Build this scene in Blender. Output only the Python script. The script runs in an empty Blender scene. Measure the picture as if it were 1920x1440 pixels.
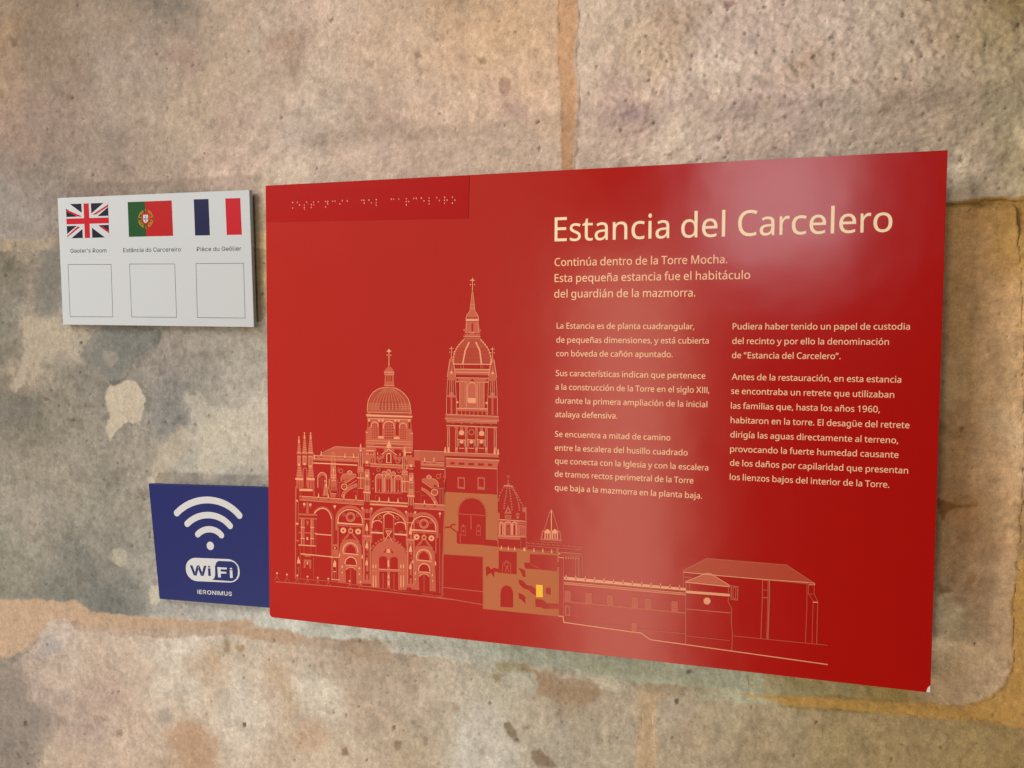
import bpy, bmesh, math, json
import numpy as np
from mathutils import Matrix, Vector
from mathutils.geometry import tessellate_polygon

SC = bpy.context.scene
COL = SC.collection

# ------------------------------------------------------------------ camera
# metres; wall plane y = 0 (its face looks towards -y), x right, z up.  The red panel's front face is W x H.
W, H = 0.594, 0.594 * 0.70775
PX0, PZ0 = -W / 2, 1.50            # top left corner of the red panel
PANEL_Y = -0.030                   # front face of the red panel
FPX = 1654.86                      # focal length in pixels of a 1920 px wide picture
R = np.array([[0.95453289, -0.00570068, 0.29805113],
              [0.02152317, 0.99852571, -0.04983136],
              [-0.29732764, 0.05398068, 0.95324832]])   # rows: picture right, picture down, forward, in (right, down, into wall)
CAMP = np.array([0.8103085, 0.24066138, -1.25573981]) * W
def b2w(v):                        # (right, down, into wall) vector -> world vector
    return Vector((v[0], v[2], -v[1]))
CAM_LOC = Vector((PX0 + CAMP[0], PANEL_Y + CAMP[2], PZ0 - CAMP[1]))
cam = bpy.data.cameras.new('camera')
cam.sensor_width = 36.0
cam.lens = FPX / 1920 * 36.0
cam.clip_start = 0.01; cam.clip_end = 50
co = bpy.data.objects.new('camera', cam); COL.objects.link(co)
rx, ry, rz = b2w(R[0]).normalized(), (-b2w(R[1])).normalized(), (-b2w(R[2])).normalized()
co.matrix_world = Matrix(((rx.x, ry.x, rz.x, CAM_LOC.x), (rx.y, ry.y, rz.y, CAM_LOC.y), (rx.z, ry.z, rz.z, CAM_LOC.z), (0, 0, 0, 1)))
SC.camera = co

# ------------------------------------------------------------------ light and exposure
SC.view_settings.view_transform = 'Standard'
SC.view_settings.look = 'None'
SC.view_settings.exposure = 0.07
SC.view_settings.gamma = 1.0
wd = bpy.data.worlds.new("World"); SC.world = wd; wd.use_nodes = True
wd.node_tree.nodes['Background'].inputs[0].default_value = (1.0, 0.93, 0.85, 1)
wd.node_tree.nodes['Background'].inputs[1].default_value = 0.08
def area(name, loc, target, sx, sy, power, color, spread=180):
    l = bpy.data.lights.new(name, 'AREA'); l.shape = 'RECTANGLE'; l.size = sx; l.size_y = sy
    l.energy = power; l.color = color; l.spread = math.radians(spread)
    o = bpy.data.objects.new(name, l); COL.objects.link(o)
    o.location = loc
    o.rotation_euler = (Vector(target) - Vector(loc)).to_track_quat('-Z', 'Y').to_euler()
    return o
# doorway across the room and the lit passage beside it, left of and behind the camera: the broad sheen on the panel
area('doorway_light', (-0.39, -2.55, 0.52), (-0.39, 0, 0.52), 0.40, 2.3, 13.0, (1.0, 0.80, 0.58))
area('passage_light', (-1.66, -2.55, 1.35), (-1.66, 0, 1.35), 2.16, 2.6, 12.5, (1.0, 0.78, 0.55))
# smaller opening above
area('window_light', (0.14, -2.6, 1.88), (0.14, 0, 1.88), 0.46, 0.52, 4.6, (0.92, 0.95, 1.0))
# added fill above and behind the camera, lifts the wall without joining the sheen
area('added_fill', (-1.45, -1.35, 2.5), (-0.25, 0, 1.4), 0.9, 0.9, 38.0, (1.0, 0.95, 0.88))
# low lamp at the left: throws the panels' soft shadows up and to the right
area('low_lamp', (-1.28, -0.95, -0.24), (0.0, 0, 1.4), 0.20, 0.20, 28.0, (1.0, 0.92, 0.80))

# ------------------------------------------------------------------ helpers
def on_plane(u, v, y):             # where the sight line through surveyed point (u, v) meets the vertical plane at depth y
    d = R.T @ np.array([(u - 960) / FPX, (v - 720) / FPX, 1.0])
    t = (y - CAM_LOC.y) / d[2]
    return (CAM_LOC.x + t * d[0], CAM_LOC.z - t * d[1])
def lin(c):
    return tuple(((x / 255) / 12.92 if x <= 10 else (((x / 255) + 0.055) / 1.055) ** 2.4) for x in c)
def mesh_obj(name, verts, faces, mat, parent=None, smooth=False):
    me = bpy.data.meshes.new(name)
    me.from_pydata([tuple(map(float, p)) for p in verts], [], [tuple(map(int, f)) for f in faces])
    if smooth: me.polygons.foreach_set('use_smooth', [True] * len(me.polygons))
    me.update()
    o = bpy.data.objects.new(name, me); COL.objects.link(o)
    if mat: me.materials.append(mat)
    if parent is not None: o.parent = parent
    return o
def thing(name, label, cat, group=None):
    o = bpy.data.objects.new(name, None); COL.objects.link(o)
    o['label'] = label; o['category'] = cat
    if group: o['group'] = group
    return o
def mat_print(name, col, rough=0.45, spec=0.5, coat=0.0, coat_rough=0.2, bump=0.0, speck=0.0):
    m = bpy.data.materials.new(name); m.use_nodes = True
    nt = m.node_tree; b = nt.nodes['Principled BSDF']
    b.inputs['Base Color'].default_value = (*col, 1)
    b.inputs['Roughness'].default_value = rough
    b.inputs['Specular IOR Level'].default_value = spec
    b.inputs['Coat Weight'].default_value = coat
    b.inputs['Coat Roughness'].default_value = coat_rough
    tc = nt.nodes.new('ShaderNodeTexCoord')
    if speck:
        n = nt.nodes.new('ShaderNodeTexNoise'); n.inputs['Scale'].default_value = 900; n.inputs['Detail'].default_value = 2
        nt.links.new(tc.outputs['Object'], n.inputs['Vector'])
        mx = nt.nodes.new('ShaderNodeMix'); mx.data_type = 'RGBA'; mx.blend_type = 'MULTIPLY'; mx.inputs['Factor'].default_value = speck
        mx.inputs[6].default_value = (*col, 1)
        cr = nt.nodes.new('ShaderNodeMapRange'); cr.inputs[1].default_value = 0.3; cr.inputs[2].default_value = 0.7; cr.inputs[3].default_value = 0.6; cr.inputs[4].default_value = 1.15
        nt.links.new(n.outputs['Fac'], cr.inputs[0]); nt.links.new(cr.outputs[0], mx.inputs[7]); nt.links.new(mx.outputs[2], b.inputs['Base Color'])
    if bump:
        n2 = nt.nodes.new('ShaderNodeTexNoise'); n2.inputs['Scale'].default_value = 14; n2.inputs['Detail'].default_value = 2
        nt.links.new(tc.outputs['Object'], n2.inputs['Vector'])
        bp = nt.nodes.new('ShaderNodeBump'); bp.inputs['Strength'].default_value = 1.0; bp.inputs['Distance'].default_value = bump
        nt.links.new(n2.outputs['Fac'], bp.inputs['Height']); nt.links.new(bp.outputs[0], b.inputs['Normal']); nt.links.new(bp.outputs[0], b.inputs['Coat Normal'])
    return m

class Print:
    """flat printed shapes collected on one plane (x, z); build() makes them one thin sheet"""
    def __init__(s, y): s.y = y; s.v = []; s.f = []
    def tri(s, loops, dy=0.0):
        loops = [[Vector((p[0], p[1], 0)) * 1e4 for p in l] for l in loops if len(l) > 2]
        if not loops: return
        base = len(s.v)
        for t in tessellate_polygon(loops):
            s.f.append([base + i for i in t])
        for l in loops: s.v += [(p.x * 1e-4, s.y - dy, p.y * 1e-4) for p in l]
    def quad(s, a, b, c, d):
        n = len(s.v); s.v += [(p[0], s.y, p[1]) for p in (a, b, c, d)]; s.f.append([n, n + 1, n + 2, n + 3])
    def stroke(s, pts, w, closed=False, cap=False):
        pts = [np.array(p, float) for p in pts]; n = len(pts)
        if n < 2: return
        L, Rr = [], []
        for i in range(n):
            a = pts[i - 1] if (i > 0 or closed) else None
            b = pts[(i + 1) % n] if (i < n - 1 or closed) else None
            d1 = (pts[i] - a) if a is not None else None; d2 = (b - pts[i]) if b is not None else None
            def nrm(d): l = math.hypot(*d) or 1e-12; return np.array([-d[1], d[0]]) / l
            if d1 is None: m = nrm(d2)
            elif d2 is None: m = nrm(d1)
            else:
                n1, n2 = nrm(d1), nrm(d2); m = n1 + n2; q = m @ m
                m = n2 if q < 0.3 else m * (2 / q)
            L.append(pts[i] + m * w / 2); Rr.append(pts[i] - m * w / 2)
        base = len(s.v)
        for a, b in zip(L, Rr): s.v += [(a[0], s.y, a[1]), (b[0], s.y, b[1])]
        for i in range(n if closed else n - 1):
            j = (i + 1) % n; s.f.append([base + 2 * i, base + 2 * i + 1, base + 2 * j + 1, base + 2 * j])
        if cap:
            for e, o in ((0, 1), (n - 1, n - 2)):
                d = pts[e] - pts[o]; a0 = math.atan2(d[1], d[0])
                s.tri([[pts[e] + w / 2 * np.array([math.cos(a0 + t), math.sin(a0 + t)]) for t in np.linspace(-math.pi / 2, math.pi / 2, 12)]])
    def disc(s, c, r, n=24, ry=None):
        ry = ry or r
        s.tri([[(c[0] + r * math.cos(t), c[1] + ry * math.sin(t)) for t in np.linspace(0, 2 * math.pi, n, endpoint=False)]])
    def ring(s, c, r, w, n=24):
        s.stroke([(c[0] + r * math.cos(t), c[1] + r * math.sin(t)) for t in np.linspace(0, 2 * math.pi, n, endpoint=False)], w, closed=True)
    def build(s, name, mat, parent):
        # every face looks at the room (-y)
        v = np.array(s.v); fs = []
        for f in s.f:
            p = v[list(f)]; a = 0.0
            for i in range(len(f)): q = p[(i + 1) % len(f)]; a += p[i][0] * q[2] - q[0] * p[i][2]
            if abs(a) < 1e-14: continue
            fs.append(f if a > 0 else f[::-1])
        return mesh_obj(name, s.v, fs, mat, parent)

def slab(name, outline, y_front, y_back, mat, parent, bevel=0.0004):
    """a sheet with a given outline (x, z) counter-clockwise seen from the room, real thickness and a small bevel"""
    bm = bmesh.new()
    vs = [bm.verts.new((p[0], y_front, p[1])) for p in outline]
    f = bm.faces.new(vs); f.normal_update()
    if f.normal.y > 0: f.normal_flip()
    r = bmesh.ops.extrude_face_region(bm, geom=[f])
    nv = [g for g in r['geom'] if isinstance(g, bmesh.types.BMVert)]
    for v in nv: v.co.y = y_back
    bmesh.ops.recalc_face_normals(bm, faces=bm.faces)
    if bevel:
        ed = [e for e in bm.edges if all(abs(v.co.y - y_front) < 1e-6 for v in e.verts)]
        bmesh.ops.bevel(bm, geom=ed, offset=bevel, segments=2, affect='EDGES', profile=0.5)
    me = bpy.data.meshes.new(name); bm.to_mesh(me); bm.free()
    me.materials.append(mat)
    o = bpy.data.objects.new(name, me); COL.objects.link(o); o.parent = parent
    return o
# ------------------------------------------------------------------ the stone wall
rng = np.random.default_rng(7)
def perlin(x, z, seed):
    g = np.random.default_rng(seed); perm = g.permutation(512); ang = g.random(512) * 2 * np.pi
    ca, sa = np.cos(ang), np.sin(ang)
    xi = np.floor(x).astype(np.int64); zi = np.floor(z).astype(np.int64); xf = x - xi; zf = z - zi
    def gr(i, j, dx, dz):
        h = perm[(perm[i & 511] + j) & 511]; return ca[h] * dx + sa[h] * dz
    u = xf * xf * xf * (xf * (xf * 6 - 15) + 10); w = zf * zf * zf * (zf * (zf * 6 - 15) + 10)
    a = gr(xi, zi, xf, zf); b = gr(xi + 1, zi, xf - 1, zf); c = gr(xi, zi + 1, xf, zf - 1); d = gr(xi + 1, zi + 1, xf - 1, zf - 1)
    return ((a + u * (b - a)) + w * ((c + u * (d - c)) - (a + u * (b - a)))) * 1.5
def fbm(x, z, scale, oct, seed, gain=0.5, ax=1.0, az=1.0):
    r = 0; a = 1.0; t = 0.0; f = 1.0 / scale
    for k in range(oct):
        r = r + a * perlin(x * f * ax + 17.3 * k, z * f * az - 9.1 * k, seed + k); t += a; a *= gain; f *= 2.03
    return r / t * 1.4
def ss(a, b, x): t = np.clip((x - a) / (b - a), 0, 1); return t * t * (3 - 2 * t)
def survey(X, Z):                  # wall point -> survey coordinates (u, v) in which the stains are written down
    p = np.stack([X - CAM_LOC.x, -(Z - CAM_LOC.z), np.full_like(X, -CAM_LOC.y)])
    q = np.tensordot(R, p, axes=1)
    return 960 + FPX * q[0] / q[2], 720 + FPX * q[1] / q[2]
# stone colours, lightened to offset the lamps' falloff and the panel's shadow: u, v and reflectance r, g, b in thousandths
CTRL_ALB = [
 (0,0,222,166,121), (0,60,247,173,116), (0,150,294,210,155), (60,80,203,155,115), (100,0,204,157,119), (200,30,242,193,153), (120,150,225,175,141), (60,250,244,185,157), 
 (0,250,267,194,160), (60,330,203,168,147), (0,400,245,220,202), (30,380,250,225,210), (200,300,254,204,172), (250,170,310,254,210), (250,130,306,255,217), (350,110,307,234,192), 
 (350,30,238,196,161), (300,0,200,169,139), (450,30,401,310,242), (400,150,400,310,242), (500,50,415,342,288), (430,230,391,303,254), (350,230,361,290,229), (300,330,313,252,209), 
 (450,330,469,363,311), (540,80,352,261,213), (600,0,484,371,309), (600,150,470,377,307), (560,250,416,343,299), (580,320,600,494,416), (640,30,529,407,332), (700,100,541,408,317), 
 (620,200,454,372,313), (750,30,496,373,284), (850,20,442,315,218), (900,100,595,420,294), (950,60,587,407,274), (1000,150,607,435,316), (900,200,584,441,339), (800,200,529,404,324), 
 (720,220,434,327,273), (800,280,605,463,382), (950,250,630,487,392), (960,210,491,356,287), (1020,280,663,517,423), (700,300,615,484,409), (880,310,602,471,391), (1035,80,602,417,287), 
 (1035,220,676,503,379), (1100,60,567,454,365), (1100,120,592,476,390), (1150,200,488,366,321), (1120,280,664,521,435), (1250,50,491,376,294), (1220,90,600,464,352), (1300,30,527,423,375), 
 (1350,120,628,519,451), (1320,140,656,547,463), (1400,60,594,474,424), (1480,90,578,465,405), (1500,120,555,421,335), (1550,60,576,464,400), (1650,60,521,430,355), (1700,110,561,461,368), 
 (1780,40,470,357,254), (1860,60,390,303,178), (1920,0,282,203,105), (1900,120,447,363,238), (1700,150,479,368,297), (1800,160,422,337,255), (1300,180,528,417,367), (1200,210,582,445,381), 
 (1400,190,538,417,376), (1500,200,569,449,405), (1600,200,539,444,374), (1300,260,721,590,497), (1250,290,730,591,494), (1450,250,615,494,426), (1550,260,621,509,433), (1700,210,509,411,327), 
 (1800,230,509,408,305), (1880,220,499,418,285), (1830,300,517,416,314), (1790,340,834,703,536), (1900,300,451,370,236), (1062,20,517,346,234), (1065,150,511,337,237), (1065,300,593,413,291), 
 (30,450,305,250,193), (90,450,283,233,183), (0,460,249,208,151), (20,500,141,128,99), (60,490,262,228,185), (100,470,181,167,149), (90,520,168,153,132), (30,540,193,176,150), 
 (10,600,157,150,129), (70,600,307,271,223), (80,630,331,295,244), (140,640,324,288,239), (20,650,166,151,127), (50,700,278,241,194), (20,740,173,153,120), (210,650,169,163,148), 
 (270,640,147,147,135), (170,700,186,174,154), (290,660,246,222,195), (320,700,254,234,213), (340,640,268,241,212), (400,640,264,245,221), (450,660,326,303,269), (330,740,178,176,174), 
 (330,780,181,182,181), (380,730,267,256,234), (400,800,446,411,352), (450,830,455,429,375), (480,780,430,399,355), (480,700,355,332,294), (60,800,163,149,118), (130,760,210,191,160), 
 (150,830,243,224,193), (50,850,235,216,176), (30,780,138,134,123), (120,900,253,234,194), (30,900,235,221,188), (60,960,257,237,206), (200,900,217,203,175), (230,960,248,233,201), 
 (270,870,248,226,194), (310,890,498,450,386), (330,880,268,257,235), (400,850,420,386,342), (420,890,325,317,298), (480,880,374,352,319), (200,1000,217,207,182), (150,1060,160,161,145), 
 (100,1100,151,152,135), (200,1110,141,146,136), (60,1050,232,220,190), (260,1050,249,239,214), (20,1100,198,189,153), (350,1140,342,338,324), (450,1160,411,418,397), (485,450,489,372,216), 
 (488,500,334,257,151), (488,560,292,236,150), (488,400,366,291,201), (490,350,462,370,303), (560,1180,485,494,461), (650,1190,625,661,627), (750,1190,561,597,555), (800,1200,472,472,427), 
 (850,1210,516,541,492), (1000,1225,429,450,374), (1150,1240,406,419,332), (1300,1265,452,472,371), (1500,1290,376,311,158), (1650,1310,356,255,91), (40,1140,333,251,194), (30,1190,331,265,205), 
 (130,1140,353,259,204), (250,1170,380,293,238), (400,1175,394,309,253), (520,1200,383,297,240), (600,1210,420,334,270), (100,1180,398,327,286), (120,1200,396,345,309), (30,1240,194,172,152), 
 (20,1300,188,163,146), (60,1350,199,175,156), (30,1400,173,151,134), (90,1300,342,272,241), (130,1260,400,330,282), (200,1230,421,335,272), (200,1300,370,286,244), (150,1370,352,279,248), 
 (140,1420,379,303,243), (250,1250,426,344,287), (260,1350,419,327,271), (330,1220,494,446,390), (360,1200,528,473,423), (330,1300,495,446,391), (300,1350,468,392,328), (350,1390,356,266,199), 
 (370,1420,385,300,225), (400,1250,398,322,247), (450,1300,513,463,405), (450,1380,506,453,392), (530,1280,436,356,280), (600,1290,542,494,426), (560,1380,421,342,266), (620,1420,485,409,322), 
 (640,1230,364,297,236), (680,1230,372,295,237), (720,1240,352,287,226), (760,1290,404,329,266), (700,1330,417,335,264), (830,1280,465,406,333), (950,1270,439,412,336), (1050,1290,338,262,191), 
 (1080,1310,313,248,179), (1000,1330,434,384,308), (900,1380,489,463,415), (880,1410,514,485,430), (800,1350,416,350,278), (780,1430,414,340,254), (1100,1350,394,340,264), (1150,1290,447,410,328), 
 (1050,1400,382,343,282), (1180,1400,415,354,272), (1215,1300,383,303,207), (1215,1400,445,343,239), (1260,1320,423,365,286), (1350,1330,404,341,239), (1300,1400,407,330,237), (1450,1380,368,295,191), 
 (1600,1380,349,267,143), (1700,1400,334,245,126), (1850,1400,342,245,114), (1900,1430,314,223,96), (1500,1320,309,232,102), (1620,1325,309,219,80), (1760,1330,419,262,97), (1860,1345,355,222,86), 
 (1910,1330,363,219,102), (1800,400,760,457,196), (1880,390,520,294,93), (1800,480,784,476,228), (1900,450,570,335,112), (1780,560,751,468,221), (1850,560,707,441,226), (1780,640,691,443,211), 
 (1860,640,655,426,228), (1780,700,797,529,274), (1830,750,696,440,224), (1900,700,592,392,214), (1890,820,624,434,262), (1780,830,600,362,175), (1840,860,645,410,224), (1800,950,610,341,155), 
 (1780,1030,650,413,216), (1830,1010,489,293,152), (1880,980,542,353,194), (1800,1100,665,433,256), (1830,1120,443,277,162), (1780,1160,923,763,512), (1800,1220,533,379,231), (1880,1100,487,330,195), 
 (1880,1200,474,323,200), (1860,1250,491,353,223), (1910,1150,333,200,89), (1910,1250,341,206,92), (1940,420,521,312,103), (1925,600,650,407,191), (1935,800,629,421,233), (1930,1000,418,258,122), 
 (1940,380,441,268,80), (1916,395,476,279,86), (1450,1288,429,366,220), (1560,1292,381,320,176), (1400,1275,445,450,320), ]
CTRL = [(p[0], p[1], p[2] / 1000, p[3] / 1000, p[4] / 1000) for p in CTRL_ALB]

def colour_field(u, v, warp, CTRL):
    # smooth interpolation of the surveyed stone colours, looked up on a coarse sheet
    gx = np.arange(-1200, 3000, 12.0); gz = np.arange(-1000, 2500, 12.0)
    GX, GZ = np.meshgrid(gx, gz); pts = CTRL
    num = np.zeros(GX.shape + (3,)); den = np.zeros(GX.shape)
    for (a, b, r, g, bl) in pts:
        d2 = (GX - a) ** 2 + (GZ - b) ** 2
        w = 1.0 / (d2 + 27.0 ** 2) ** 1.9
        num += w[..., None] * np.array((r, g, bl)); den += w
    F = num / den[..., None]
    uu = np.clip((u + warp[0] + 1200) / 12.0, 0, len(gx) - 1.001); vv = np.clip((v + warp[1] + 1000) / 12.0, 0, len(gz) - 1.001)
    i = uu.astype(int); j = vv.astype(int); fu = (uu - i)[..., None]; fv = (vv - j)[..., None]
    return (F[j, i] * (1 - fu) * (1 - fv) + F[j, i + 1] * fu * (1 - fv) + F[j + 1, i] * (1 - fu) * fv + F[j + 1, i + 1] * fu * fv)

def poly_sd(u, v, poly):
    """signed distance to a polygon, + inside"""
    best = np.full(u.shape, 1e18); ins = np.zeros(u.shape, bool); n = len(poly)
    for k in range(n):
        ax, ay = poly[k - 1]; bx, by = poly[k]
        dx, dy = bx - ax, by - ay; t = np.clip(((u - ax) * dx + (v - ay) * dy) / (dx * dx + dy * dy), 0, 1)
        best = np.minimum(best, (u - ax - t * dx) ** 2 + (v - ay - t * dy) ** 2)
        c = ((ay > v) != (by > v)) & (u < (bx - ax) * (v - ay) / ((by - ay) or 1e-9) + ax); ins ^= c
    d = np.sqrt(best); return np.where(ins, d, -d)

BIG = 3000
# course lines and joints, surveyed (u, v)
STONES = [
 ('upper left', [(-BIG, -BIG), (1043, -BIG), (1043, 0), (1046, 60), (1044, 110), (1050, 160), (1051, 230), (1054, 330), (1055, 412), (800, 424), (500, 437), (115, 446), (0, 448), (-BIG, 460)], 0.0),
 ('upper right', [(1080, -BIG), (1080, 0), (1082, 60), (1075, 110), (1081, 150), (1082, 200), (1077, 260), (1075, 330), (1077, 400), (1500, 385), (1760, 377), (1830, 374), (1885, 369), (1930, 366), (4200, 352), (4200, -BIG)], -0.0008),
 ('middle left', [(-BIG, 480), (0, 474), (60, 470), (120, 468), (480, 466), (1000, 448), (1395, 425), (1400, 900), (1400, 1296), (1290, 1286), (1150, 1272), (1020, 1252), (960, 1236), (900, 1230), (860, 1222), (800, 1196), (765, 1204), (720, 1200), (640, 1200), (570, 1192), (540, 1180), (480, 1176), (466, 1160), (400, 1166), (300, 1158), (220, 1152), (170, 1146), (140, 1124), (120, 1130), (95, 1126), (60, 1124), (0, 1126), (-BIG, 1110)], 0.0002),
 ('middle right', [(1430, 425), (1600, 404), (1760, 392), (1870, 386), (1900, 392), (1912, 500), (1915, 700), (1916, 900), (1906, 1050), (1896, 1130), (1898, 1180), (1896, 1250), (1882, 1290), (1840, 1312), (1800, 1322), (1740, 1318), (1640, 1312), (1560, 1304), (1430, 1298)], 0.0002),
 ('far right', [(1975, 400), (4200, 385), (4200, 1420), (1990, 1395), (1965, 1300), (1960, 900)], 0.0),
 ('lower left', [(-BIG, 1260), (0, 1262), (30, 1240), (60, 1215), (90, 1150), (110, 1146), (140, 1180), (220, 1190), (340, 1196), (440, 1190), (520, 1206), (620, 1222), (760, 1226), (850, 1236), (880, 1244), (1000, 1262), (1060, 1288), (1130, 1292), (1190, 1300), (1198, 1330), (1196, 1400), (1190, 1500), (1186, 4000), (-BIG, 4000)], 0.0),
 ('lower right', [(1230, 1306), (1300, 1309), (1400, 1318), (1500, 1330), (1600, 1336), (1700, 1342), (1760, 1346), (1850, 1354), (1880, 1362), (1960, 1374), (4200, 1410), (4200, 4000), (1222, 4000), (1224, 1450), (1234, 1400), (1228, 1360)], 0.0002),
]
STONE_LABELS = ['warm pink beige ashlar above the white card', 'pitted pinkish ashlar above the red panel', 'grey weathered ashlar with pale flaked patches behind the three signs',
                'yellowish brown ashlar right of the red panel', 'ashlar at the far right edge', 'pale cream ashlar with brown spots under the red panel', 'greyish tan ashlar at the lower right']

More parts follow.
